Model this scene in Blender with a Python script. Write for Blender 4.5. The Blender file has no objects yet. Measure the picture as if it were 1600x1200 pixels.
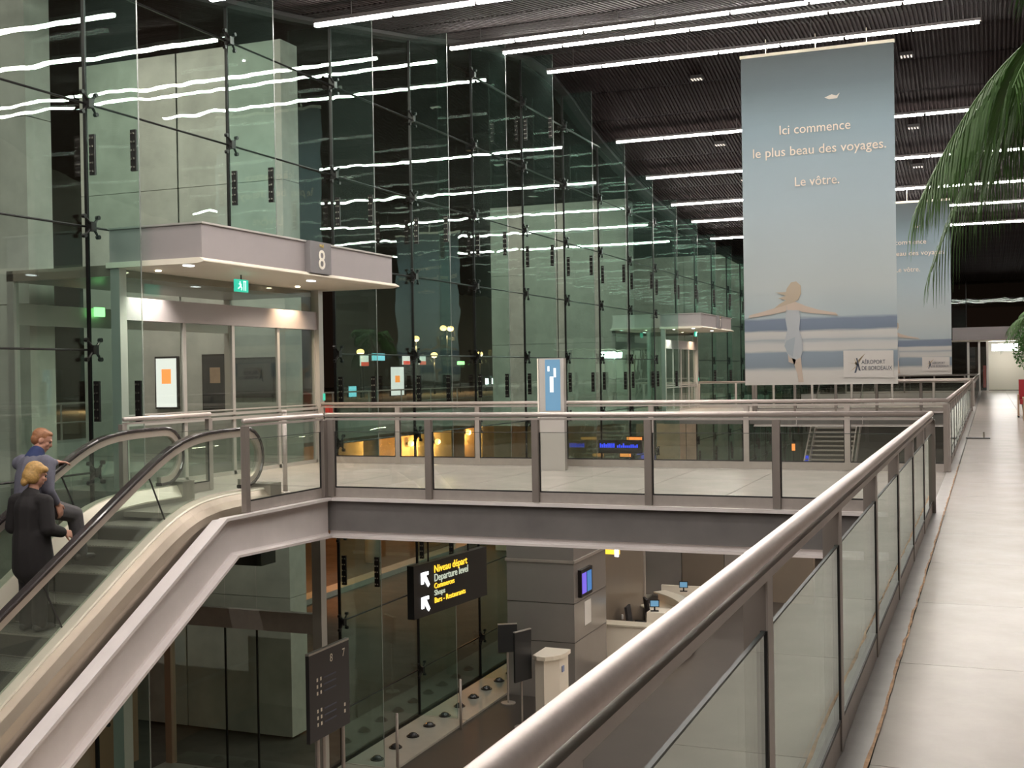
import bpy, bmesh, math, random
from mathutils import Vector, Matrix, noise
random.seed(7)
PI = math.pi
SC = bpy.context.scene
COL = SC.collection

# ---------------------------------------------------------------- camera
YAW, PITCH, ROLL, EYE, FOC = .3834, -.0092, -.0163, 1.5034, 1850.0
cam = bpy.data.cameras.new('camera'); camo = bpy.data.objects.new('camera', cam); COL.objects.link(camo)
cam.sensor_width = 36; cam.sensor_fit = 'HORIZONTAL'; cam.lens = FOC/1600*36; cam.clip_start = .05; cam.clip_end = 2000
fw = Vector((-math.sin(YAW)*math.cos(PITCH), math.cos(YAW)*math.cos(PITCH), math.sin(PITCH)))
r0 = Vector((math.cos(YAW), math.sin(YAW), 0)); u0 = r0.cross(fw)
rr = math.cos(ROLL)*r0 + math.sin(ROLL)*u0; uu = -math.sin(ROLL)*r0 + math.cos(ROLL)*u0
camo.matrix_world = Matrix(((rr.x, uu.x, -fw.x, 0), (rr.y, uu.y, -fw.y, 0), (rr.z, uu.z, -fw.z, EYE), (0, 0, 0, 1)))
SC.camera = camo

# ---------------------------------------------------------------- world, exposure
w = bpy.data.worlds.new('night'); SC.world = w; w.use_nodes = True
w.node_tree.nodes['Background'].inputs[0].default_value = (.55, .33, .22, 1)
w.node_tree.nodes['Background'].inputs[1].default_value = .012
SC.view_settings.view_transform = 'Standard'; SC.view_settings.look = 'None'
SC.view_settings.exposure = 0.0; SC.view_settings.gamma = 1; SC.view_settings.use_curve_mapping = False
SC.cycles.transparent_max_bounces = 40; SC.cycles.max_bounces = 10; SC.cycles.glossy_bounces = 5
SC.cycles.use_denoising = True; SC.cycles.sample_clamp_indirect = 6
SC.cycles.caustics_reflective = False; SC.cycles.caustics_refractive = False
TUBE = 80.0                      # strength of the linear ceiling lights

# ---------------------------------------------------------------- materials
def mat(name, col, rough=.5, metal=0, emit=None, es=1, noise_=None, coat=0, spec=.5, bump=0, bscale=40, rnd=0):
    m = bpy.data.materials.new(name); m.use_nodes = True; nt = m.node_tree; b = nt.nodes['Principled BSDF']
    b.inputs['Base Color'].default_value = (*col, 1); b.inputs['Roughness'].default_value = rough
    b.inputs['Metallic'].default_value = metal; b.inputs['Coat Weight'].default_value = coat
    b.inputs['Coat Roughness'].default_value = .08; b.inputs['Specular IOR Level'].default_value = spec
    if emit: b.inputs['Emission Color'].default_value = (*emit, 1); b.inputs['Emission Strength'].default_value = es
    if noise_ or bump or rnd:
        tc = nt.nodes.new('ShaderNodeTexCoord'); n = nt.nodes.new('ShaderNodeTexNoise')
        nt.links.new(tc.outputs['Object'], n.inputs['Vector'])
        n.inputs['Scale'].default_value = noise_[0] if noise_ else bscale; n.inputs['Detail'].default_value = 8
        n.inputs['Roughness'].default_value = .62
        if noise_ or rnd:
            a = noise_[1] if noise_ else 0
            mr = nt.nodes.new('ShaderNodeMapRange'); mr.inputs[1].default_value = .3; mr.inputs[2].default_value = .7
            mr.inputs[3].default_value = 1-a; mr.inputs[4].default_value = 1+a*.6
            nt.links.new(n.outputs['Fac'], mr.inputs[0]); src = mr.outputs[0]
            if rnd:
                oi = nt.nodes.new('ShaderNodeObjectInfo'); r2 = nt.nodes.new('ShaderNodeMapRange')
                r2.inputs[3].default_value = 1-rnd; r2.inputs[4].default_value = 1+rnd
                nt.links.new(oi.outputs['Random'], r2.inputs[0])
                mm = nt.nodes.new('ShaderNodeMath'); mm.operation = 'MULTIPLY'
                nt.links.new(src, mm.inputs[0]); nt.links.new(r2.outputs[0], mm.inputs[1]); src = mm.outputs[0]
            mx = nt.nodes.new('ShaderNodeVectorMath'); mx.operation = 'SCALE'; mx.inputs[0].default_value = col
            nt.links.new(src, mx.inputs['Scale']); nt.links.new(mx.outputs[0], b.inputs['Base Color'])
        if bump:
            bp = nt.nodes.new('ShaderNodeBump'); bp.inputs['Strength'].default_value = bump; bp.inputs['Distance'].default_value = .01
            nt.links.new(n.outputs['Fac'], bp.inputs['Height']); nt.links.new(bp.outputs[0], b.inputs['Normal'])
    return m

def glass(name, tint, wave=0.0, wscale=1.0, refl=1.0, ior=1.5, body=None, bodyw=0.0):
    """clear architectural glass: transmits straight through, mirrors by Fresnel, ripples like toughened panes"""
    m = bpy.data.materials.new(name); m.use_nodes = True; nt = m.node_tree; nt.nodes.clear()
    out = nt.nodes.new('ShaderNodeOutputMaterial'); mix = nt.nodes.new('ShaderNodeMixShader')
    tr = nt.nodes.new('ShaderNodeBsdfTransparent'); tr.inputs[0].default_value = (*tint, 1)
    gl = nt.nodes.new('ShaderNodeBsdfAnisotropic') if False else nt.nodes.new('ShaderNodeBsdfGlossy')
    gl.inputs['Roughness'].default_value = 0.0; gl.inputs[0].default_value = (.93, 1, .96, 1)
    fr = nt.nodes.new('ShaderNodeFresnel'); ge = nt.nodes.new('ShaderNodeNewGeometry')
    mr = nt.nodes.new('ShaderNodeMapRange'); mr.inputs[3].default_value = ior; mr.inputs[4].default_value = 1/ior
    nt.links.new(ge.outputs['Backfacing'], mr.inputs[0]); nt.links.new(mr.outputs[0], fr.inputs[0])
    mu = nt.nodes.new('ShaderNodeMath'); mu.operation = 'MULTIPLY'; mu.inputs[1].default_value = refl; mu.use_clamp = True
    nt.links.new(fr.outputs[0], mu.inputs[0]); nt.links.new(mu.outputs[0], mix.inputs[0])
    nt.links.new(gl.outputs[0], mix.inputs[2])
    if body:
        df = nt.nodes.new('ShaderNodeBsdfDiffuse'); df.inputs[0].default_value = (*body, 1)
        m2 = nt.nodes.new('ShaderNodeMixShader'); m2.inputs[0].default_value = bodyw
        nt.links.new(tr.outputs[0], m2.inputs[1]); nt.links.new(df.outputs[0], m2.inputs[2]); nt.links.new(m2.outputs[0], mix.inputs[1])
    else: nt.links.new(tr.outputs[0], mix.inputs[1])
    nt.links.new(mix.outputs[0], out.inputs[0])
    if wave:
        tc = nt.nodes.new('ShaderNodeTexCoord'); oi = nt.nodes.new('ShaderNodeObjectInfo')
        ad = nt.nodes.new('ShaderNodeVectorMath'); ad.operation = 'ADD'
        sc_ = nt.nodes.new('ShaderNodeVectorMath'); sc_.operation = 'SCALE'; sc_.inputs['Scale'].default_value = 1
        cx = nt.nodes.new('ShaderNodeCombineXYZ'); m7 = nt.nodes.new('ShaderNodeMath'); m7.operation = 'MULTIPLY'; m7.inputs[1].default_value = 37
        nt.links.new(oi.outputs['Random'], m7.inputs[0]); nt.links.new(m7.outputs[0], cx.inputs[0]); nt.links.new(m7.outputs[0], cx.inputs[1])
        nt.links.new(tc.outputs['Object'], ad.inputs[0]); nt.links.new(cx.outputs[0], ad.inputs[1])
        n = nt.nodes.new('ShaderNodeTexNoise'); n.inputs['Scale'].default_value = wscale; n.inputs['Detail'].default_value = 1.5
        nt.links.new(ad.outputs[0], n.inputs['Vector'])
        bp = nt.nodes.new('ShaderNodeBump'); bp.inputs['Strength'].default_value = 1; bp.inputs['Distance'].default_value = wave
        nt.links.new(n.outputs['Fac'], bp.inputs['Height']); nt.links.new(bp.outputs[0], gl.inputs['Normal'])
    return m

M = {}
M['tube'] = mat('tube_light', (1, 1, 1), emit=(1, .93, .86), es=TUBE)
M['housing'] = mat('lamp_housing', (.10, .09, .09), .5, .3)
M['ceil'] = mat('ceiling_metal', (.022, .016, .016), .75, 0, spec=.08)
M['deck'] = mat('roof_deck', (.012, .010, .010), .8)
M['steel'] = mat('satin_steel', (.66, .59, .56), .45, .6, noise_=(60, .05))
M['post'] = mat('post_paint', (.22, .19, .17), .45, .2)
M['kick'] = mat('kick_plate', (.40, .36, .33), .42, .35, noise_=(8, .08))
M['gasket'] = mat('black_gasket', (.012, .011, .012), .5)
M['beam'] = mat('beam_paint', (.68, .63, .62), .42, 0, noise_=(3, .06))
M['alu'] = mat('aluminium_frame', (.52, .50, .47), .38, .5)
M['canopy'] = mat('canopy_panel', (.40, .365, .365), .36, .25, noise_=(2, .04))
M['soffit'] = mat('canopy_soffit', (.82, .76, .64), .5)
M['stone'] = mat('pale_stone_tile', (.44, .398, .363), .24, 0, noise_=(1.6, .13), spec=.12, rnd=.05, bump=.02, bscale=60)
M['stone_strip'] = mat('grey_stone_strip', (.44, .42, .40), .35, 0, noise_=(5, .12))
M['sealant'] = mat('orange_sealant', (.52, .30, .16), .7, 0, noise_=(14, .5))
M['slab'] = mat('slab_concrete', (.16, .15, .145), .7, 0, noise_=(2, .15))
M['low'] = mat('lower_floor_grey', (.062, .053, .046), .5, 0, noise_=(.8, .10), spec=.3)
M['lowpale'] = mat('lower_plinth_stone', (.34, .33, .29), .4, 0, noise_=(2, .1))
M['facade'] = glass('facade_glass', (.90, .955, .93), wave=.0040, wscale=1.1, refl=1.25)
M['fin'] = glass('fin_glass', (.86, .95, .92), wave=.002, wscale=.8, refl=.55, body=(.30, .45, .40), bodyw=.02)
M['edge'] = mat('glass_edge', (.20, .23, .21), .25, 0)
M['endglass'] = glass('end_glass', (.75, .80, .78), wave=.003, refl=.25)
M['redge'] = mat('rail_glass_edge', (.05, .06, .055), .5, spec=.2)
M['rglass'] = glass('rail_glass', (.965, .98, .965), refl=1.1)
M['eglass'] = glass('escalator_glass', (.84, .90, .86), refl=.8, body=(.4, .42, .38), bodyw=.06)
M['black'] = mat('black_metal', (.014, .012, .012), .4, .5)
M['chrome'] = mat('bolt_steel', (.55, .52, .48), .25, 1)
M['concrete'] = mat('board_concrete', (.52, .51, .46), .75, 0, noise_=(1.3, .22))
M['asphalt'] = mat('asphalt', (.10, .085, .07), .85, 0, noise_=(1.5, .3))
M['kerb'] = mat('forecourt_edge', (.36, .37, .34), .6, 0, noise_=(2, .1))
M['cream'] = mat('escalator_deck', (.74, .69, .57), .32, .25)
M['tan'] = mat('escalator_cladding', (.42, .36, .29), .35, .7, noise_=(1.2, .12))
M['belt'] = mat('handrail_rubber', (.035, .028, .028), .22, 0, coat=.6)
M['guide'] = mat('handrail_guide', (.62, .56, .49), .3, .6)
M['tread'] = mat('step_tread', (.30, .28, .25), .45, .5)
M['riser'] = mat('step_riser', (.085, .08, .07), .5, .5)
M['skirt'] = mat('escalator_skirt', (.38, .36, .32), .3, .7)
M['pillar'] = mat('pillar_panel', (.36, .335, .32), .22, .5, noise_=(.8, .06))
M['taupe'] = mat('taupe_panel', (.21, .175, .14), .3, .1, noise_=(.8, .08))
M['white'] = mat('white_laminate', (.82, .77, .68), .35)
M['deskwhite'] = mat('desk_white', (.85, .79, .68), .3)
M['wood'] = mat('planter_wood', (.42, .27, .17), .5, 0, noise_=(6, .2))
M['sign'] = mat('sign_black', (.022, .024, .026), .35)
M['darkblue'] = mat('directory_panel', (.050, .048, .052), .35)
M['green'] = mat('palm_green', (.060, .135, .032), .45, 0, noise_=(3, .4), rnd=.25)
M['leaf2'] = mat('bush_green', (.06, .20, .035), .5, 0, noise_=(5, .4))
M['bark'] = mat('bark', (.13, .09, .06), .8, 0, noise_=(20, .3), bump=.4)
M['redc'] = mat('red_upholstery', (.42, .02, .03), .6)
M['e_white'] = mat('lit_white', (1, 1, 1), emit=(.95, .97, 1), es=5)
M['e_white2'] = mat('reflection_white', (.5, .5, .5), emit=(.8, .85, .9), es=.9)
M['e_warm'] = mat('lit_warm', (1, 1, 1), emit=(1, .86, .62), es=9)
M['e_sodium'] = mat('lit_sodium', (1, 1, 1), emit=(1, .50, .16), es=4.5)
M['e_cyan'] = mat('lit_cyan', (.1, .1, .1), emit=(.25, .75, .85), es=1.2)
M['e_blue'] = mat('lit_blue', (.02, .02, .02), emit=(.02, .06, 1), es=1.3)
M['e_screen'] = mat('lit_screen', (.02, .02, .02), emit=(.10, .12, .75), es=.9)
M['e_violet'] = mat('lit_violet', (.02, .02, .02), emit=(.20, .13, .80), es=1.0)
M['e_teal'] = mat('lit_teal', (.02, .02, .02), emit=(.06, .22, .55), es=.9)
M['e_sky'] = mat('lit_totem', (.05, .05, .05), emit=(.12, .32, .50), es=.9)
M['e_orange'] = mat('lit_orange', (.05, .05, .05), emit=(1, .32, .06), es=1.3)
M['e_yellow'] = mat('lit_yellow', (.1, .1, .1), emit=(1, .56, .03), es=1.7)
M['e_pale'] = mat('lit_pale', (.1, .1, .1), emit=(.62, .68, .52), es=.9)
M['e_green'] = mat('lit_green', (.05, .1, .05), emit=(.03, .62, .42), es=1.0)
M['e_lime'] = mat('lit_lime', (.05, .1, .05), emit=(.35, 1, .30), es=3)
M['e_red'] = mat('lit_red', (.1, .02, .02), emit=(.9, .10, .06), es=1.0)
M['e_poster'] = mat('lit_poster', (.1, .1, .1), emit=(.85, .88, .80), es=1.1)
M['paper'] = mat('paper_white', (.75, .74, .72), .6)
M['red'] = mat('red_plastic', (.45, .04, .03), .4)
M['skin'] = mat('skin', (.52, .27, .19), .5, 0, noise_=(20, .06))
M['hair_blond'] = mat('hair_blond', (.50, .30, .10), .55, 0, noise_=(60, .4))
M['hair_red'] = mat('hair_reddish', (.34, .15, .07), .55, 0, noise_=(70, .35))
M['jacket'] = mat('grey_blue_jacket', (.125, .125, .165), .8, 0, noise_=(30, .12))
M['navy'] = mat('navy_collar', (.015, .028, .10), .8)
M['blackcloth'] = mat('black_cloth', (.012, .010, .011), .85)
M['trouser'] = mat('grey_trousers', (.085, .08, .085), .85, 0, noise_=(30, .12))
M['shoe'] = mat('dark_shoe', (.03, .026, .025), .5)
M['eye'] = mat('eye_dark', (.02, .015, .012), .3)
M['bpink'] = mat('pink_gloves', (.60, .30, .30), .6)

# ---------------------------------------------------------------- builders
ORIG = {}
class MB:
    def __init__(s): s.v = []; s.f = []; s.m = []
    def add(s, vs, fs, mi=0):
        b = len(s.v); s.v += [tuple(v) for v in vs]; s.f += [tuple(i+b for i in f) for f in fs]; s.m += [mi]*len(fs); return s
    def box(s, x0, y0, z0, x1, y1, z1, mi=0):
        if x0 > x1: x0, x1 = x1, x0
        if y0 > y1: y0, y1 = y1, y0
        if z0 > z1: z0, z1 = z1, z0
        return s.add([(x0,y0,z0),(x1,y0,z0),(x1,y1,z0),(x0,y1,z0),(x0,y0,z1),(x1,y0,z1),(x1,y1,z1),(x0,y1,z1)],
                     [(0,3,2,1),(4,5,6,7),(0,1,5,4),(1,2,6,5),(2,3,7,6),(3,0,4,7)], mi)
    def obox(s, c, ax, ay, az, mi=0):
        c, ax, ay, az = map(Vector, (c, ax, ay, az)); P = []
        for k in (-1, 1):
            for i, j in ((-1,-1),(1,-1),(1,1),(-1,1)): P.append(c+ax*i+ay*j+az*k)
        return s.add(P, [(0,3,2,1),(4,5,6,7),(0,1,5,4),(1,2,6,5),(2,3,7,6),(3,0,4,7)], mi)
    def prism(s, poly, axis, a, b, mi=0):
        """poly of 2D points in the plane normal to axis, extruded from a to b"""
        n = len(poly)
        def P(p, t): return {'X': (t, p[0], p[1]), 'Y': (p[0], t, p[1]), 'Z': (p[0], p[1], t)}[axis]
        vs = [P(p, a) for p in poly]+[P(p, b) for p in poly]
        fs = [tuple(range(n))[::-1], tuple(range(n, 2*n))]+[(i, (i+1) % n, (i+1) % n+n, i+n) for i in range(n)]
        return s.add(vs, fs, mi)
    def tube(s, pts, r, n=10, mi=0, cap=True):
        pts = [Vector(p) for p in pts]; k = len(pts); rs = r if isinstance(r, (list, tuple)) else [r]*k
        vs = []; fs = []; prev = None
        for i, p in enumerate(pts):
            t = (pts[min(i+1, k-1)]-pts[max(i-1, 0)]).normalized()
            if prev is None: a = t.cross(Vector((0, 0, 1)) if abs(t.z) < .9 else Vector((1, 0, 0))).normalized()
            else: a = (prev-t*prev.dot(t)).normalized()
            prev = a; b = t.cross(a)
            vs += [p+(a*math.cos(2*PI*j/n)+b*math.sin(2*PI*j/n))*rs[i] for j in range(n)]
        for i in range(k-1):
            fs += [(i*n+j, i*n+(j+1) % n, (i+1)*n+(j+1) % n, (i+1)*n+j) for j in range(n)]
        if cap: fs += [tuple(range(n))[::-1], tuple(range((k-1)*n, k*n))]
        return s.add(vs, fs, mi)
    def strip(s, path, prof, mi=0, cap=True):
        """sweep a profile (x offset, normal offset) along a path of (x, y, z) lying in a plane of constant x"""
        k = len(path); n = len(prof); vs = []; fs = []
        for i, p in enumerate(path):
            a = path[max(i-1, 0)]; b = path[min(i+1, k-1)]
            t = Vector((0, b[1]-a[1], b[2]-a[2])).normalized(); nn = Vector((0, -t.z, t.y))
            vs += [Vector(p)+Vector((q[0], 0, 0))+nn*q[1] for q in prof]
        for i in range(k-1): fs += [(i*n+j, i*n+(j+1) % n, (i+1)*n+(j+1) % n, (i+1)*n+j) for j in range(n)]
        if cap: fs += [tuple(range(n))[::-1], tuple(range((k-1)*n, k*n))]
        return s.add(vs, fs, mi)
    def sphere(s, c, r, n=10, m_=6, mi=0, z0=-1):
        vs = []; fs = []; r = r if isinstance(r, (tuple, list)) else (r, r, r)
        for i in range(m_+1):
            ph = -PI/2+PI*i/m_
            if z0 > -1: ph = PI/2*i/m_
            vs += [(c[0]+r[0]*math.cos(ph)*math.cos(2*PI*j/n), c[1]+r[1]*math.cos(ph)*math.sin(2*PI*j/n), c[2]+r[2]*math.sin(ph)) for j in range(n)]
        for i in range(m_): fs += [(i*n+j, i*n+(j+1) % n, (i+1)*n+(j+1) % n, (i+1)*n+j) for j in range(n)]
        return s.add(vs, fs, mi)
    def mesh(s, name, mats, origin=None, smooth=False):
        me = bpy.data.meshes.new(name)
        inv = origin.inverted() if origin is not None else None
        vs = [tuple(inv @ Vector(v)) for v in s.v] if inv is not None else s.v
        me.from_pydata(vs, [], s.f)
        for m_ in (mats if isinstance(mats, (list, tuple)) else [mats]): me.materials.append(m_)
        me.polygons.foreach_set('material_index', s.m)
        if smooth: me.polygons.foreach_set('use_smooth', [True]*len(me.polygons))
        me.update(); return me
    def build(s, name, mats, parent=None, smooth=False, base=None):
        """world coordinates in; the object's origin sits at its parent's, or at base"""
        org = ORIG.get(parent.name) if parent else (Matrix.Translation(base) if base else None)
        me = s.mesh(name, mats, org, smooth); o = bpy.data.objects.new(name, me); COL.objects.link(o)
        if parent: o.parent = parent; ORIG[o.name] = org
        else:
            if base: o.location = base
            ORIG[o.name] = org or Matrix.Identity(4)
        return o

def tag(o, label=None, cat=None, group=None, kind=None):
    if label: o['label'] = label
    if cat: o['category'] = cat
    if group: o['group'] = group
    if kind: o['kind'] = kind
    return o
def thing(name, label, cat, loc=(0, 0, 0), rz=0, group=None, kind=None, parent=None):
    o = bpy.data.objects.new(name, None); COL.objects.link(o); o.empty_display_size = .2
    if parent: loc = Vector(loc); o.parent = parent; o.location = ORIG[parent.name].inverted() @ loc; ORIG[o.name] = Matrix.Translation(loc)
    else: o.location = loc; o.rotation_euler = (0, 0, rz); ORIG[o.name] = Matrix.Translation(loc) @ Matrix.Rotation(rz, 4, 'Z')
    return tag(o, label, cat, group, kind)
def inst(name, me, parent, loc, rot=(0, 0, 0), scale=None):
    """object sharing a mesh; loc is given in world coordinates (parent unrotated)"""
    o = bpy.data.objects.new(name, me); COL.objects.link(o); o.rotation_euler = rot
    if scale: o.scale = scale
    if parent: o.parent = parent; o.location = ORIG[parent.name].inverted() @ Vector(loc)
    else: o.location = loc
    ORIG[o.name] = Matrix.Translation(loc); return o
def dup(root, loc, label, rz=None):
    def cp(o, par):
        c = o.copy(); COL.objects.link(c)
        if par: c.parent = par
        for ch in list(o.children): cp(ch, c)
        return c
    r = cp(root, None); r.location = loc
    if rz is not None: r.rotation_euler.z = rz
    r['label'] = label; return r
def lettering(name, s, size, m, parent, loc, rot, align='CENTER', ext=.004, sx=1, spacing=1.0, fitw=None):
    """flat lettering as a mesh; loc is in the parent's space"""
    cu = bpy.data.curves.new('t', 'FONT'); cu.body = s; cu.size = size; cu.extrude = ext; cu.align_x = align; cu.space_character = spacing; cu.resolution_u = 3
    t = bpy.data.objects.new('t', cu); COL.objects.link(t)
    me = bpy.data.meshes.new_from_object(t.evaluated_get(bpy.context.evaluated_depsgraph_get()))
    if fitw:
        xs_ = [v_.co.x for v_ in me.vertices]; sx = fitw/(max(xs_)-min(xs_))
    bpy.data.objects.remove(t); me.name = name; me.materials.clear(); me.materials.append(m)
    o = bpy.data.objects.new(name, me); COL.objects.link(o); o.parent = parent; o.location = loc; o.rotation_euler = rot; o.scale = (sx, 1, 1)
    return o

# ---------------------------------------------------------------- levels and stations
XR = -.56           # gallery railing line
XL = -7.67          # left end of the footbridge
YA, YB = 12.79, 17.81
MOD = 28.8
LOW = -5.64
XG = -11.15         # plane of the glass wall
BAY, YN = 3.2, 12.565
DZ, ZC = 1.641, 1.905
END = 76.0
def interp(t, pts):
    if t <= pts[0][0]: return pts[0][1]
    for (a, b), (c, d) in zip(pts, pts[1:]):
        if t <= c: 
            k = (t-a)/(c-a); return b+(d-b)*k
    return pts[-1][1]
ROOF = [(-8, 6.6), (4, 6.75), (11, 6.95), (14, 7.2), (17.05, 7.62), (19.8, 8.1), (22.4, 8.58), (25.3, 9.2), (27.3, 9.52), (29.3, 9.74), (31, 9.62), (34.2, 8.72), (37.5, 8.12), (40.75, 7.66), (43.8, 7.38), (47, 7.08), (52, 6.8), (60, 6.6), (END+2, 6.5)]
def zc(y): return interp(y, ROOF)

# ================================================================ STRUCTURE
# ---- ceiling: corrugated metal panels between dark seams, under a roof deck
ceil = thing('ceiling', None, None, (0, 0, 0), kind='structure')
cor = MB(); pitch = .10; X0c, X1c = -11.0, 9.0
n = int((X1c-X0c)/pitch)
pr = []
for i in range(n):
    x = X0c+i*pitch
    pr += [(x, 0), (x+.045, 0), (x+.055, .045), (x+.09, .045)]
pr += [(X1c, 0)]
k = len(pr)
cor.add([(x, 0, z) for x, z in pr]+[(x, 1, z) for x, z in pr], [(i, i+1, i+1+k, i+k) for i in range(k-1)])
corme = cor.mesh('ceiling_panel', M['ceil'])
y = -8.0; step = 1.6
while y < END+1:
    z0, z1 = zc(y), zc(y+step); L = math.hypot(step, z1-z0)
    o = inst('ceiling_panel', corme, ceil, (0, y+.04, z0), (math.atan2(z1-z0, step), 0, 0), (1, L-.08, 1))
    y += step
b = MB(); ys = [-8+1.6*i for i in range(55)]
vs = []
for y in ys: vs += [(-11.5, y, zc(y)+.10), (9.2, y, zc(y)+.10)]
b.add(vs, [(2*i, 2*i+1, 2*i+3, 2*i+2) for i in range(len(ys)-1)]); tag(b.build('roof_deck', M['deck'], ceil), None)
b = MB(); b.strip([(XG+.1, y, zc(y)-.02) for y in ys if y > 4 and y < END+1], [(-.12, -.05), (.12, -.05), (.12, .16), (-.12, .16)]); b.build('eaves_beam', M['deck'], ceil)

# ---- gallery floor, footbridges (top slabs)
def tiles(parent, x0, x1, y0, y1, sx, sy, z=0.0, th=.03, gap=.006):
    cache = {}
    nx = max(1, round((x1-x0)/sx)); ny = max(1, round((y1-y0)/sy)); dx = (x1-x0)/nx; dy = (y1-y0)/ny
    key = (round(dx, 3), round(dy, 3))
    mb = MB(); mb.box(gap/2, gap/2, -th, dx-gap/2, dy-gap/2, 0); me = mb.mesh('floor_tile', M['stone'])
    for i in range(nx):
        for j in range(ny): inst('floor_tile', me, parent, (x0+i*dx, y0+j*dy, z))
fl = thing('floor', None, None, (0, 0, 0), kind='structure')
b = MB(); b.box(XR, -6, -.5, 8.5, END, -.032); b.build('slab', M['slab'], fl)
tiles(fl, -.44, 3.4, -2, END, 1.28, 1.66)
tiles(fl, 3.4, 8.5, -6, END, 5.1, 4.1)
b = MB(); b.box(XR-.02, -6, -.03, -.448, END, .004); b.build('edge_strip', M['stone_strip'], fl)
b = MB(); pts = []
random.seed(3)
for i in range(0, 170):
    yy = -1+i*.12; pts.append((-.444+.002*math.sin(i*.5)+random.uniform(-.004, .004), yy))
poly = [(x-.004-random.uniform(0, .008), y) for x, y in pts]+[(x+.003+random.uniform(0, .004), y) for x, y in reversed(pts)]
nn = len(pts); vs = [(x, y, .0065) for x, y in poly]
b.add(vs, [(i, i+1, 2*nn-2-i, 2*nn-1-i) for i in range(nn-1)]); b.build('sealant_line', M['sealant'], fl)

lf = MB(); lf.box(-10.02, -8, LOW-.3, 8.5, END+4, LOW); tag(lf.build('floor', M['low']), kind='structure')
# pale plinth along the glass with joint lines at every fin
pl = thing('trim_1', None, None, (-10.5, 20, LOW), kind='structure')
pme = MB().box(-.55, .006, -.1, .48, BAY-.006, .03).mesh('plinth_slab', M['lowpale'])
for i in range(-1, 18): inst('plinth_slab', pme, pl, (-10.52, YN+2*BAY-.05+(i-2)*BAY+2*BAY, LOW))

# far walls, right wall, near wall
b = MB(); b.box(8.5, -8, LOW, 8.8, END, 10); tag(b.build('wall_right', mat('landside_wall', (.36, .32, .28), .6)), kind='structure')
b = MB(); b.box(-11, -8.3, LOW, 8.8, -8, 10); tag(b.build('wall_near', mat('near_wall', (.14, .125, .11), .6)), kind='structure')
b = MB(); b.box(-11, END+.3, LOW, 8.8, END+.6, -.5); tag(b.build('wall_far', mat('far_low_wall', (.10, .09, .08), .6)), kind='structure')

# ---- the great glass wall on the left
gw = thing('wall_left', None, None, (XG, YN, 0), kind='structure')
paneme = MB().box(-.006, .012, .012, .006, BAY-.012, DZ-.012).mesh('glass_pane', M['facade'])
def spl(n_b=5):
    m = MB(); m.box(-.045, -.018, -.27, .045, .018, .27)
    for i in range(n_b):
        for sx in (-.022, .022):
            z = -.22+i*.11; m.box(sx-.012, -.030, z-.012, sx+.012, .030, z+.012, 1)
    return m.mesh('splice_plate', [M['black'], M['chrome']])
splme = spl()
sp = MB()
sp.box(-.04, -.05, -.06, .05, .05, .06)
for a, c in ((1, 1), (1, -1), (-1, 1), (-1, -1)):
    sp.tube([(.02, 0, 0), (.015, a*.09, c*.09), (-.0, a*.13, c*.13)], [.022, .018, .014], 6)
    sp.tube([(-.02, a*.13, c*.13), (.03, a*.13, c*.13)], .03, 8)
spme = sp.mesh('spider_fitting', M['black'])
rodme = MB().tube([(0, 0, 0), (0, BAY, 0)], .016, 6).mesh('tie_rod', M['black'])
levels = [ZC+DZ*i for i in range(-4, 6)]
zbase = LOW+.03
K0, K1 = -2, 19
def gap_zone(k):    # bays taken by the two entrances
    return k in (0, 1) or k in (9, 10)
for k in range(K0, K1):
    y0 = YN+k*BAY; top = min(zc(y0), zc(y0+BAY))
    lo = zbase
    # bottom pane
    cells = [(zbase, levels[0])]+[(levels[i], levels[i+1]) for i in range(len(levels)-1)]
    for a, c in cells:
        if gap_zone(k) and c < levels[5]+.1: continue
        if a >= max(zc(y0), zc(y0+BAY))-.05: continue
        if c > top or a == zbase:
            za, zb = zc(y0)-.03, zc(y0+BAY)-.03
            c0, c1 = (min(c, za), min(c, zb)) if a != zbase else (c, c)
            m = MB(); m.prism([(.012, .012), (BAY-.012, .012), (BAY-.012, max(.03, c1-a-.012)), (.012, max(.03, c0-a-.012))], 'X', -.006, .006)
            o = inst('glass_pane', m.mesh('glass_pane', M['facade']), gw, (XG, y0, a))
        else: o = inst('glass_pane', paneme, gw, (XG, y0, a))
        o.rotation_euler = (0, random.uniform(-.0012, .0012), random.uniform(-.0016, .0016))
    for i, z in enumerate(levels):
        if z < zc(y0)-.1 and not (gap_zone(k) and z < levels[5]-.1): inst('tie_rod', rodme, gw, (XG+.02, y0, z))
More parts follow.
